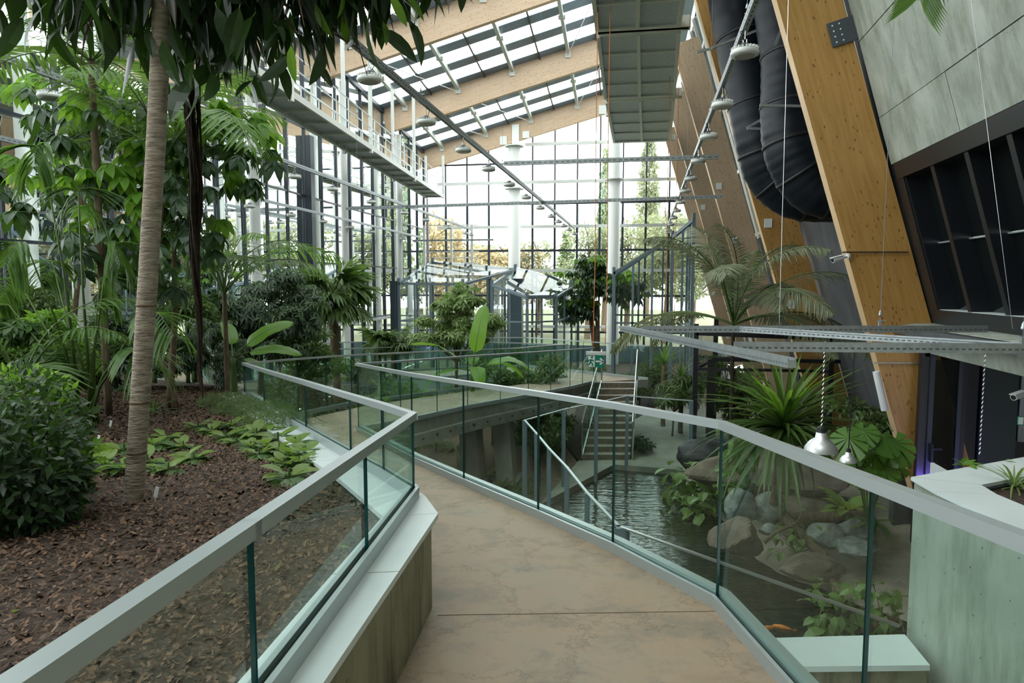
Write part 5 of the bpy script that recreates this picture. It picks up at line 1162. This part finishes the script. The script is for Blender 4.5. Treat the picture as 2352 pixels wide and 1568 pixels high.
t = thing('hanging_basket', 'small orange wicker basket hung among the stems behind the pale trunk', 'basket', tuple(aty(386, 832, 9.6))); c = aty(386, 840, 9.6); b = MB()
for k in range(7): b.lathe([(.07+.012*k-.004, k*.02), (.07+.012*k, k*.02+.008), (.07+.012*k-.004, k*.02+.014)], tuple(c-Vector((0, 0, .07))), 14)
obj('weave', b, M_rope, t); b = MB(); b.tube([c+Vector((-.12, 0, .07)), c+Vector((0, 0, .3)), c+Vector((.12, 0, .07))], .006, 5); obj('hanger', b, M_rope, t); foliage('plant_in_basket', [(c.x, c.y, c.z+.15, .15, .12, .12, 40)], .18, .02, L_light, t, seed=3)
for i, (px, py) in enumerate(((253, 985), (225, 1022), (357, 1152))):
    p = pz_(px, py); t = thing('plant_tag', ('white plant tag standing beside the clump palm stalks', 'white plant tag at the edge of the left shrub', 'small white square tag on the mulch by the pale trunk')[i], 'tag', tuple(p)); b = MB(); b.beam(p+Vector((0, 0, .03)), p+Vector((.02, 0, .10)), .028, .003, up=(0, 1, 0)); obj('label_face', b, M_signw, t); b = MB(); b.beam(p-Vector((0, 0, .03)), p+Vector((0, 0, .035)), .006, .003, up=(0, 1, 0)); obj('spike', b, M_signw, t)
fl = leaf_mesh('fallen_leaf', L_dief, .08, .026, .5, 3, .2)
for i, (px, py) in enumerate(((490, 1112), (185, 1125), (180, 1222), (655, 1308), (780, 1268), (525, 1380), (265, 1415), (10, 1320), (40, 1420), (700, 1120))):
    p = pz_(px, py); o = link('fallen_leaf', fl, None, aim(p+Vector((0, 0, .03)), RND.uniform(0, 6), .05, .2, 1)); tag(o, 'pale fallen leaf on the bark mulch, %s from the left' % OR2[sorted([490, 185, 180, 655, 780, 525, 265, 10, 40, 700]).index(px)], 'leaf', 'fallen leaves on the mulch')
# --- thicket behind: shrubs and trees in the middle distance
def bush(label, base, blobs, ll, lw, m_, n, droop=.5, whorl=0, tr=.03, seed=0, cat='shrub', name='shrub', fold=.3, th=None, group=None, shell=.45):
    t = thing(name, label, cat, tuple(base), group)
    top = Vector(blobs[0][:3]); trunk(t, [Vector(base)-Vector((0, 0, .02)), Vector(base).lerp(top, .6), top], [tr, tr*.5])
    b = MB()
    for bb_ in blobs:
        for k in range(5): a = k*1.26; b.tube([Vector(base).lerp(top, .55), Vector(bb_[:3])+Vector((bb_[3]*.5*math.cos(a), bb_[4]*.5*math.sin(a), 0))], [tr*.4, tr*.15], 4, 0, False)
    obj('branches', b, M_bark2, t)
    RB = random.Random(seed+500); sub = []
    tot = sum(q_[3]*q_[4]*q_[5] for q_ in blobs)
    for bb_ in blobs:
        for k in range(9):
            u = Vector((RB.gauss(0, 1), RB.gauss(0, 1), RB.gauss(0, .8))).normalized()*RB.uniform(.45, .9); f = RB.uniform(.28, .5)
            sub.append((bb_[0]+u.x*bb_[3], bb_[1]+u.y*bb_[4], bb_[2]+u.z*bb_[5], bb_[3]*f*1.15, bb_[4]*f, bb_[5]*f*.75, int(n*bb_[3]*bb_[4]*bb_[5]/tot/9)+1))
    foliage('foliage', sub, ll, lw, m_, t, droop=droop, whorl=whorl, seed=seed, fold=fold, shell=min(shell, .3))
    return t
def gp_(px, py, y): p = aty(px, py, y); return p
G0 = lambda px, y, z=0.0: (aty(px, 700, y).x, y, z)
bush('large dark evergreen tree left of the fan palm', G0(590, 14, 2.2), [bl(600, 690, 14, 1.15, 1.0, .75), bl(520, 720, 13.6, .7, .8, .6), bl(665, 740, 14, .6, .7, .5), bl(600, 790, 13.8, .9, .8, .5)], .17, .045, L_shrub, 9000, .5, 6, .06, 21, 'tree', 'evergreen_tree')
bush('dark rounded bush behind the aerial roots', G0(510, 11.5, 2.4), [bl(505, 810, 11.5, .62, .7, .62), bl(470, 770, 11.8, .5, .6, .5)], .13, .035, L_shrub, 5500, .7, 6, .03, 22)
bush('mid green bush with pale tips right of the dark evergreen tree', G0(690, 14.5, 1.6), [bl(690, 800, 14.5, .85, .8, .45), bl(640, 790, 14.2, .5, .6, .35), bl(730, 850, 14.5, .6, .7, .4)], .10, .04, L_shrub2, 6500, .3, 0, .03, 23)
bush('light green leafy tree with layered foliage in the centre', G0(1045, 21, 0), [bl(1050, 700, 21, .85, .8, .55), bl(1000, 760, 21, 1.0, .8, .45), bl(1090, 750, 21, .9, .8, .5), bl(1060, 670, 21, .5, .5, .3)], .19, .065, L_light, 7000, .25, 5, .06, 24, 'tree', 'light_green_tree')
umbrella('umbrella tree with two rounded crowns near the white column', G0(1372, 35, 0), [tuple(aty(1370, 690, 35)), tuple(aty(1345, 640, 35))],
         [bl(1330, 655, 35, 1.15, 1.0, .75), bl(1425, 660, 35, 1.0, .9, .75), bl(1325, 705, 35, .85, .7, .45), bl(1355, 610, 35, .45, .5, .5)], 240, 1.3, .35, .16, 6, 260)
palm('fan palm with ragged pleated leaves in front of the left glass wall', G0(768, 17, 1.0), 0, 0, FAN, seed=1)
t = thing('fan_palm', 'fan palm with stubby fibrous trunk left of centre before the glass wall', 'palm', G0(765, 17, 1.0)); bpy.data.objects.remove([o for o in bpy.data.objects if o.get('label', '').startswith('fan palm with ragged')][0])
tpz = aty(760, 690, 17); trunk(t, [Vector(G0(772, 17, 1.0)), aty(768, 760, 17), tpz], [.10, .13], M_bark2, 12)
for k in range(26): put('fan_leaf', FAN[k % 2], t, aim(tpz+Vector((0, 0, .05)), k*2.4, RND.uniform(-.5, 1.2), RND.uniform(-.3, .3), RND.uniform(1.15, 1.5)))
for i, (px, py, y) in enumerate(((870, 790, 21), (905, 790, 21), (700, 880, 19))):
    palm('%s of the low fan palms among the shrubs left of the light green tree' % ('taller', 'right', 'left')[i], tuple(G0(px, y, .5)), aty(px, py, y).z-.5, 12, FAN, .08, .9, (.2, 1.6), seed=30+i, name='low_fan_palm', leafname='fan_leaf')
# banana plants
BAN = [paddle_mesh('banana_leaf', L_ban, 1.5, .52, .7, .5), paddle_mesh('banana_leaf', L_ban, 1.2, .5, 1.1, .4)]
def banana(label, base, top, leaves):
    t = thing('banana_plant', label, 'banana plant', tuple(base)); trunk(t, [base, Vector(base).lerp(Vector(top), .5), top], [.09, .05], M_stem)
    for az, el, s_, k, roll in leaves: put('banana_leaf', BAN[k], t, aim(Vector(top), az, el, roll, s_))
bt = aty(1085, 850, 17.5); banana('banana plant with one tall upright leaf in the centre behind the balustrade', (bt.x, 17.5, 0), tuple(bt), [(.3, 1.42, .95, 0, 1.3), (2.9, .62, 1.0, 0, .3), (.1, .45, 1.1, 1, .2), (.5, .3, 1.0, 1, -.2), (-1.2, .3, .9, 1, 0), (3.6, .1, 1.0, 1, 0), (1.8, .5, .9, 1, 0)])
bt = aty(535, 820, 11.0); banana('banana plant with two broad bright leaves right of the aerial roots', (bt.x, 11.0, sz(-6, 11)-.9), tuple(bt), [(.25, .72, .62, 0, .9), (.1, .28, .62, 0, .5), (.15, -.12, .5, 1, .2), (2.2, .8, .6, 0, .2)])
# palms at the right side
pt_ = aty(1685, 745, 15.5); palm('grey green date palm with arching fronds behind the low cable trays', (pt_.x, 15.5, 0), pt_.z, 20, FR_G, .045, 1.5, (-.15, 1.15), seed=44, name='date_palm', tm=M_root)
put('frond', FR_D[0], [o for o in bpy.data.objects if o.name == 'date_palm'][0], aim(pt_, .9, .75, .2, 1.2))
tf = aty(1960, -60, 5.3); t = thing('palm_frond_overhead', 'tip of a feathery palm frond hanging in from the top right edge', 'palm', tuple(tf)); tb = aty(2260, -420, 5.0)
b = MB(); e_ = aty(2120, 25, 5.2); rr = [tb, aty(2190, -160, 5.1), aty(2130, -60, 5.2), aty(2110, 0, 5.2)]; b.tube(rr, .006, 5, 1, False)
for k in range(26):
    f = k/26*3; i = min(2, int(f)); c = rr[i].lerp(rr[i+1], f-i); dd = (rr[i+1]-rr[i]).normalized(); sd_ = dd.cross(Vector((0, 1, 0))).normalized()
    for sg in (-1, 1): b.blade(c, sd_*sg*.7+dd*1.0, (0, 1, 0), .34, .022, bend=.3, n=3, fold=.3, wmax=.4)
obj('frond', b, [L_palm, M_stem], t)
# sword leaved plants
def sword(label, c, n, L, W, m_, seed, trunk_from=None, els=(-.3, 1.45)):
    t = tuft(label, c, n, L, W, m_, els, .8, 'plant', 'sword_leaf_plant', seed, 6)
    if trunk_from is not None: trunk(t, [Vector(trunk_from), Vector(trunk_from).lerp(Vector(c), .5), Vector(c)], [.08, .07])
    return t
sc_ = aty(1800, 985, 11.5); sword('big sword leaved plant with yellow green young blades over the pool bank', sc_, 170, 1.6, .10, L_yuc, 5, (sc_.x, 12.0, 1.0))
sword('young upright pale blades at the heart of the sword leaved plant', sc_+Vector((0, -.05, .05)), 22, 1.5, .09, L_schy, 6, None, (1.1, 1.5))
p = aty(1565, 870, 22); sword('spiky green plant growing right of the garden stairs', p, 50, 1.2, .06, L_yuc, 8, (p.x, 22, 0))
p = aty(1525, 840, 23); sword('tall grassy blades right of the garden stairs', p, 50, 1.3, .04, L_palm, 9, (p.x, 23, 0), (.9, 1.5))
bush('broad leaved bush with red flowers right of the garden stairs', G0(1550, 21.5, 0), [bl(1550, 900, 21.5, .85, .7, .5), bl(1600, 890, 21.8, .6, .6, .5)], .22, .05, L_shrub2, 1600, .4, 6, .03, 61)
bush('low dark shrub in the small triangular bed at the foot of the stairs', (aty(1478, 975, 19).x, 19.2, 0), [(aty(1475, 985, 19.2).x, 19.2, .25, .35, .5, .25)], .12, .05, L_shrub, 500, .3, 0, .02, 62)
for i, (px, py, y, s_, n, m_) in enumerate(((1420, 870, 26, .8, 1800, L_shrub2), (1470, 860, 27, .8, 1800, L_fern), (1350, 850, 29, .9, 1500, L_fern), (1530, 800, 28, .9, 1500, L_palm), (1240, 810, 32, 1.0, 1500, L_shrub2), (1180, 800, 32, .9, 1500, L_light), (1120, 790, 30, 1.0, 1200, L_shrub2))):
    c = aty(px, py, y); bush(('fine leaved shrub behind the stairs landing', 'feathery green shrub behind the landing balustrade', 'low spreading shrub left of the exit sign', 'tall thin leaved shrub behind the right stair rail', 'mixed shrub in front of the gable entrance', 'pale green shrub left of the gable entrance', 'shrub in front of the sloping pavilion')[i], (c.x, y, 0), [(c.x, y, c.z*.7, s_, s_, c.z*.55)], .16, .04, m_, n, .3, 0, .03, 70+i)
# monstera and its neighbours
MO = monstera_mesh('split_leaf', L_mon, .42)
def monst(label, pts, base, s_=1.0, seed=0):
    R = random.Random(seed); t = thing('monstera', label, 'plant', tuple(base))
    for i, p in enumerate(pts):
        d = Vector((-p.x, -p.y, .0)).normalized(); az = math.atan2(d.y, d.x)+R.uniform(-.6, .6); put('split_leaf', MO, t, aim(p, az, -R.uniform(.4, .9), R.uniform(-.3, .3), s_*R.uniform(.8, 1.2)))
        b = MB(); b.tube([Vector(base), Vector(base).lerp(p, .6)+Vector((0, 0, .1)), p], [.012, .009, .006], 5); obj('stalk', b, M_stem, t)
    return t
mp_ = [(1985, 985), (2030, 1000), (1960, 1035), (2005, 1040), (2050, 1045), (1975, 1075), (2035, 1080), (2055, 1010), (1950, 1000), (2010, 1085)]
monst('bright monstera with split leaves at the foot of the nearest golden leg', [aty(px, py, 10.6+RND.uniform(-.4, .4)) for px, py in mp_], (aty(2010, 1100, 11).x, 11.2, .9), 1.05, 3)
bush('dark glossy shrub between the enclosure and the nearest golden leg', (5.0, 15.0, .3), [bl(2000, 950, 14.5, .75, .7, .5), bl(1960, 1010, 14, .5, .6, .5)], .16, .07, L_shrub2, 1800, .3, 0, .03, 81)
bush('dark foliage behind the sword leaved plant inside the enclosure', (3.4, 19.9, 0), [bl(1700, 930, 19.6, .9, .7, .9), bl(1660, 860, 20.5, .8, .7, .6), bl(1800, 960, 19.9, .8, .7, .8)], .2, .08, L_shrub2, 2600, .4, 0, .04, 82)
# pothos round the pool
PO = [leaf_mesh('leaf', L_pot, .19, .12, .5, 4, .15, .08, .35), leaf_mesh('leaf', L_pot, .15, .10, .8, 4, .2, .06, .35)]
def trailing(label, area, y, n, s_, seed, base, vine=8):
    R = random.Random(seed); t = thing('pothos', label, 'plant', tuple(base)); P = []; n = int(n*1.4); s_ *= 1.55 if y > 14 else 1.3
    for k in range(n):
        px = R.uniform(area[0], area[2]); py = R.uniform(area[1], area[3]); p = aty(px, py, y+R.uniform(-.35, .35)); P.append(p); put('leaf', PO[k % 2], t, aim(p, R.uniform(0, 6.28), R.uniform(-.9, .4), R.uniform(-.4, .4), s_*R.uniform(.7, 1.3)))
    for k in range(vine):
        b = MB(); a, c = R.choice(P), R.choice(P); b.tube([a, a.lerp(c, .5)-Vector((0, 0, .08)), c], .006, 4); obj('vine', b, M_stem, t)
    return t
trailing('variegated pothos with yellow green leaves hanging over the far pool edge', (1545, 1060, 1650, 1140), 15.2, 70, 1.1, 1, (1.9, 15.4, 0))
trailing('trailing tip of variegated pothos just above the water by the glass panes', (1560, 1130, 1650, 1175), 14.4, 34, 1.15, 2, (2.0, 14.5, 0))
trailing('tall pothos vines climbing behind the corner of the walkway glass', (1658, 990, 1725, 1160), 13.0, 46, 1.15, 3, (2.2, 13, 0))
trailing('pothos with large leaves at the pool edge before the concrete planter', (1870, 1335, 2060, 1450), 9.6, 74, 1.0, 4, (3.0, 9.7, 0))
trailing('small pothos tangle on the log in the middle of the bank', (1785, 1200, 1890, 1275), 11.6, 40, .75, 5, (3.0, 11.6, .3))
CA = leaf_mesh('striped_leaf', leaf_mat('striped_leaf_green', (.10, .22, .04), (.34, .46, .14), .4, .35), .42, .17, .8, 6, .2, .1)
pc = aty(1945, 1165, 12.6); t = thing('calathea', 'calathea with upright striped pale green leaves on the sandy bank', 'plant', (pc.x, 12.6, .5))
for k in range(18): put('striped_leaf', CA, t, aim(pc-Vector((0, 0, .12)), k*2.4, RND.uniform(.1, 1.2), RND.uniform(-.3, .3), RND.uniform(1.1, 1.45)))
b = MB(); b.tube([(pc.x, 12.6, .4), pc], .02, 6); obj('stem', b, M_stem, t)
tuft('dark fern at the foot of the concrete planter', aty(2010, 1200, 11.6), 16, .5, .10, L_shrub2, (-.2, .7), .8, 'fern', 'dark_fern', 12)
# under the bridge
for i, (px, py, s_, m_) in enumerate(((1000, 1010, .5, L_shrub2), (1055, 1075, .55, L_fern), (1110, 1090, .5, L_pot), (1150, 1115, .45, L_fern), (1185, 1120, .4, L_shrub2), (1045, 1020, .5, L_dief))):
    p = atz(px, py+14, 0); tuft('%s of the low leafy plants on the soil under the bridge' % ('leftmost', 'second', 'third', 'rightmost', 'smallest', 'palest')[i], p, 30, s_*1.7, .13, m_, (.2, 1.1), .9, 'plant', 'shade_plant', 50+i, 4)
bush('dense dark shrub left of the garden stairs beneath the bridge', (-1.9, 17.2, 0), [(-1.9, 17.3, .70, .55, .8, .6), (-2.2, 18.5, .8, .6, .8, .7), (-1.6, 18.8, .75, .35, .6, .6)], .15, .06, L_shrub2, 5500, .3, 0, .03, 91)
for i, (px, py, y, s_, zc_, m_) in enumerate(((640, 900, 16, .8, 1.1, L_shrub2), (700, 905, 15, .8, 1.0, L_shrub), (870, 900, 16.5, .8, .9, L_fern), (930, 905, 17.5, .9, .9, L_light), (1000, 905, 18.5, .9, .9, L_shrub2), (850, 860, 20, .9, 1.4, L_shrub), (1130, 850, 19.5, .8, 1.2, L_shrub2), (1240, 840, 20.5, .8, 1.2, L_fern), (900, 940, 14.8, .7, .8, L_dief), (780, 870, 19.8, .9, 1.3, L_light))):
    x = aty(px, py, y).x; z = aty(px, py, y).z; z = max(.5, z)
    bush(['bushy plant behind the far end of the curved balustrade', 'dark leafy shrub seen through the curved balustrade', 'ferny shrub in the bed between the two walkways, left part', 'pale leafy shrub in the bed between the two walkways', 'mid green shrub in the bed between the two walkways, right part', 'dark shrub in front of the fan palm', 'broad leaved shrub beneath the banana plant', 'ferny shrub right of the banana plant', 'yellow green low shrub beside the bridge edge', 'light shrub below the fan palm'][i], (x, y, 0), [(x, y, z*.75, s_, s_*.9, z*.5)], .17, .06, m_, 2200, .3, 0, .03, 100+i)
for i, (px, y) in enumerate(((845, 24), (975, 25), (560, 18), (1160, 25.5))):
    p = G0(px, y); tuft('%s cluster of long pale leaves rising behind the walkway balustrades' % ('left', 'middle', 'leftmost', 'right')[i], (p[0], y, .0), 36, 2.4, .16, L_light if i % 2 else L_shrub2, (.4, 1.4), .9, 'plant', 'long_leaf_cluster', 120+i)
for i, (px, py, y, s_) in enumerate(((60, 780, 9, 1.0), (20, 820, 7, .9), (130, 850, 8.5, .7), (300, 840, 11.5, .8), (20, 700, 10, .9), (395, 800, 12, .9), (450, 700, 13, 1.0), (640, 760, 17, 1.0), (330, 760, 10.5, .9))):
    c = aty(px, py, y); b0 = sz(c.x, c.y) if y < 13 else 1.0
    bush(['bright shrub behind the left shrub', 'leafy bush at the left border', 'low bush beside the clump palm', 'shrub behind the ringed stems', 'hedge like shrub against the left glass', 'dark shrub filling the thicket behind the stems', 'tall shrub under the palm crown by the glass wall', 'shrub between the evergreen tree and the fan palm', 'leafy shrub behind the pale trunk'][i], (c.x, c.y, b0), [(c.x, c.y, max(b0+.3, c.z), s_*.8, s_*.7, s_*.5)], .14, .05, (L_schy, L_diefd, L_shrub2, L_shrub, L_shrub2, L_shrub, L_shrub2, L_shrub2, L_sch)[i], 2600, .4, 5 if i % 2 else 0, .03, 140+i)
# plants in the concrete planter
sp = atz(2330, 1120, pz-.05); tuft('spider plant with arching striped leaves in the concrete planter', sp, 34, .42, .018, L_light, (.2, 1.3), 1.4, 'plant', 'spider_plant', 31)
sp = atz(2345, 1075, pz-.05); tuft('small yellow green seedling in the concrete planter', sp, 9, .14, .05, L_dief, (.2, 1.0), .5, 'plant', 'seedling', 32)
sp = atz(2214, 1072, pz-.02); tuft('single bright leaf clump peeking above the back of the planter coping', sp, 6, .14, .07, L_schy, (.2, 1.0), .5, 'plant', 'seedling', 33)

# ------------------------------------------------------------------ rocks, logs, fish
def rock(label, px, py, y, r, m_, sq=(1, .8, .7), seed=0, zoff=0, name='boulder'):
    c = aty(px, py, y); bm = bmesh.new(); bmesh.ops.create_icosphere(bm, subdivisions=4, radius=1); R = random.Random(seed)
    pl_ = [(Vector((R.gauss(0, 1), R.gauss(0, 1), R.gauss(0, 1))).normalized(), R.uniform(.62, .9)) for _ in range(13)]
    for v in bm.verts:
        n_ = v.co.normalized(); k = 1
        for d, h in pl_:
            dd = n_.dot(d)
            if dd > 0: k = min(k, h/max(dd, .01))
        v.co = n_*k; v.co *= 1+.07*mn.noise(v.co*3+Vector((seed, 0, 0)))
        v.co = Vector((v.co.x*r*sq[0], v.co.y*r*sq[1], v.co.z*r*sq[2]))+c
    me = bpy.data.meshes.new(name); bm.to_mesh(me); bm.free(); me.materials.append(m_); o = link(name, me); tag(o, label, 'rock'); return o
rock('upright angular grey boulder leaning at the left of the bank', 1703, 1165, 12.2, .36, M_rock, (.8, .7, 1.0), 1)
rock('pale grey boulder right of the upright angular one', 1768, 1172, 12.2, .36, M_rock, (.9, .7, .9), 2)
rock('angular grey boulder in the middle of the sandy bank', 1898, 1228, 11.5, .32, M_rock, (.95, .8, .7), 3)
rock('rough grey boulder behind the middle one on the sandy bank', 1955, 1218, 11.9, .32, M_rock, (1, .8, .62), 4)
rock('flat grey boulder at the front of the sandy bank', 1970, 1256, 11.2, .36, M_rock, (1.05, .8, .42), 5)
rock('smooth brown boulder sloping into the pool at the left of the bank', 1690, 1235, 11.6, .45, M_rock2, (1.1, 1, .8), 6)
rock('small grey stone between branches on the bank', 1765, 1215, 11.7, .17, M_rock, (1, .8, .6), 7)
rock('big brown rounded rock behind the log', 1850, 1170, 13.4, .75, M_rock2, (1.5, 1, .6), 8)
rock('brown rock slab dipping into the water below the branch', 1865, 1300, 10.9, .42, M_rock2, (1.3, .9, .5), 9)
rock('black slate boulder in front of the tube framed enclosure', 1625, 1050, 16.2, .62, M_rock3, (1.2, .8, .75), 10)
rock('dark brown rock wall behind the sword leaved plant', 1790, 1085, 13.9, 1.0, M_rock2, (1.9, .8, .62), 11)
def log(label, pts, rad, m_=M_bark2, name='log'):
    t = thing(name, label, 'log', tuple(pts[0])); trunk(t, pts, rad, m_, 10, 'wood'); b = MB(); d = (Vector(pts[-1])-Vector(pts[-2])).normalized(); b.tube([Vector(pts[-1]), Vector(pts[-1])+d*.02], rad[-1]*.97, 10); obj('cut_end', b, M_edgewood, t); return t
log('thick log lying across the bank behind the grey boulders', [aty(1815, 1190, 12.3), aty(1900, 1188, 12.3), aty(1988, 1184, 12.3)], [.10, .09])
log('curved branch running from the log down into the pool', [aty(1800, 1185, 12.1), aty(1850, 1235, 11.6), aty(1890, 1275, 11.2), aty(1912, 1330, 10.8), aty(1930, 1370, 10.4)], [.10, .07])
log('twisted thin branch reaching over the brown boulder', [aty(1755, 1245, 11.4), aty(1785, 1220, 11.4), aty(1830, 1202, 11.6), aty(1845, 1172, 11.8)], [.035, .015])
log('bent root by the ledge at the water edge', [aty(1985, 1455, 9.2), aty(2015, 1430, 9.3), aty(2060, 1415, 9.5)], [.045, .03])
for i, (px, py, s_) in enumerate(((1762, 1442, 1), (1795, 1440, -1))):
    c = atz(px, py, -.11); t = thing('carp', ('left' if i == 0 else 'right')+' orange carp at the surface of the pool by the ledge', 'fish', tuple(c), 'carp'); b = MB(); d = Vector((.9*s_, .3, 0)).normalized()
    b.tube([c-d*.14, c-d*.08, c, c+d*.08, c+d*.12], [.006, .025, .038, .028, .008], 10); obj('body', b, M_fish, t, True); b = MB(); e_ = c-d*.14; b.q([e_, e_-d*.07+Vector((0, 0, .03)), e_-d*.05, e_-d*.07-Vector((0, 0, .03))]); obj('tail_fin', b, M_fish, t)

# ================================================================== OUTSIDE
b = MB()
for x0_, x1_, y0_, y1_ in ((-90, -12.4, -20, 130), (-12.4, 9, 42.1, 130), (9, 60, -20, 130), (-12.4, 9, -20, -4.3)): b.q([(x0_, y0_, -.05), (x1_, y0_, -.05), (x1_, y1_, -.05), (x0_, y1_, -.05)])
lw_ = struct('lawn', b, M_grass)
def crown_mesh(name, m_, seed, n, ll, shape='round'):
    R = random.Random(seed); bl_ = []
    if shape == 'round':
        for k in range(22): a = R.uniform(0, 6.28); r = R.uniform(.1, .75); z = R.uniform(-.6, .7); bl_.append((math.cos(a)*r*(1-abs(z)*.4), math.sin(a)*r, z, .36, .36, .28, n//22))
    elif shape == 'cone':
        for k in range(14): z = k/13; bl_.append((0, 0, -1+2*z, .42*(1-z)+.03, .42*(1-z)+.03, .10, int(n*(1.15-z)/14)))
    else:
        for k in range(10): z = k/9; bl_.append((0, 0, -1+2*z, .22*math.sin(PI*(.12+.8*z)), .22*math.sin(PI*(.12+.8*z)), .16, n//10))
    V, F = cloud(bl_, ll, ll*.6, droop=.2, seed=seed, fold=.2); return np_mesh(name, V, F, m_)
CR = {'a': [crown_mesh('crown', L_aut, i, 5200, .085) for i in (1, 2)], 'o': [crown_mesh('crown', L_olive, i, 5200, .085) for i in (3, 4)], 'c': [crown_mesh('crown', L_conif, 5, 4200, .09, 'cone')], 'p': [crown_mesh('crown', L_olive, 6, 4000, .07, 'col')]}
def far_tree(kind, x, y, h, r, label, sc=None, seed=0, z0f=.25):
    t = thing({'a': 'autumn_tree', 'o': 'green_tree', 'c': 'conifer', 'p': 'poplar'}[kind], label, 'tree', (x, y, -.05)); b = MB(); b.tube([(x, y, -.1), (x+.2, y, h*.5), (x, y, h*.9)], [.28, .18, .04], 7)
    if kind in 'ao':
        for k in range(16): a = k*2.4; zz = h*(.35+.04*k*.8); b.tube([(x, y, zz), (x+math.cos(a)*r*.75, y+math.sin(a)*r*.75, zz+h*.16)], [.07, .015], 4, 0, False)
    obj('trunk', b, M_bark2, t); zc = h*(.5+z0f/2); hz2 = h*(.5-z0f/2)
    o = link('crown', CR[kind][seed % len(CR[kind])], t, Matrix.Translation((x, y, zc)) @ Matrix.Rotation(seed*1.3, 4, 'Z') @ Matrix.Diagonal((r*(1 if kind in 'ao' else 2), r*(1 if kind in 'ao' else 2), hz2, 1))); o['kind'] = 'stuff'
def X_(px, y): return aty(px, 600, y).x
fts = [('a', 985, 52, 10.5, 3.8, 'orange autumn tree beyond the gable behind the access tower'), ('a', 1080, 58, 8.6, 4.2, 'golden autumn tree beyond the gable left of the left column'), ('a', 1160, 62, 8.8, 4.0, 'yellow autumn tree beyond the gable by the left column'),
       ('o', 1235, 64, 9.3, 3.6, 'olive tree beyond the gable right of the left column'), ('c', 1300, 75, 10.2, 2.6, 'dark conifer beyond the gable between the columns'), ('o', 1350, 60, 10.5, 3.4, 'green tree beyond the gable left of the right column'),
       ('c', 1388, 70, 17.5, 1.8, 'tall thin conifer beyond the gable left of the right column'), ('o', 1440, 60, 10.5, 4.0, 'green tree beyond the gable right of the right column'), ('p', 1487, 80, 21, 3.0, 'tall poplar beyond the gable beside the timber legs'),
       ('o', 1530, 56, 11, 4.2, 'large green tree beyond the gable beside the timber legs'), ('o', 1590, 52, 10.5, 4, 'green tree beyond the gable hidden partly by the timber legs'), ('a', 1010, 66, 12.5, 3.2, 'thin tall autumn tree reaching above the access tower'),
       ('o', 1120, 74, 9.5, 4.2, 'hazy olive tree far beyond the left column')]
for i, (k, px, y, h, r, lb) in enumerate(fts): far_tree(k, X_(px, y), y, h, r, lb, seed=i)
for i, (x, y, h, k) in enumerate(((-22, 12, 7, 'o'), (-26, 20, 8.5, 'o'), (-24, 28, 9, 'a'), (-23, 36, 9.5, 'a'), (-27, 42, 10, 'a'), (-22, 46, 9.5, 'a'), (-30, 52, 11, 'o'), (-20, 55, 10.5, 'a'), (-34, 33, 10, 'o'))):
    far_tree(k, x, y, h, 3.8, '%s %s tree beyond the left glass wall' % (ORD[i], 'olive green' if k == 'o' else 'autumn yellow'), seed=i+3, z0f=.12)
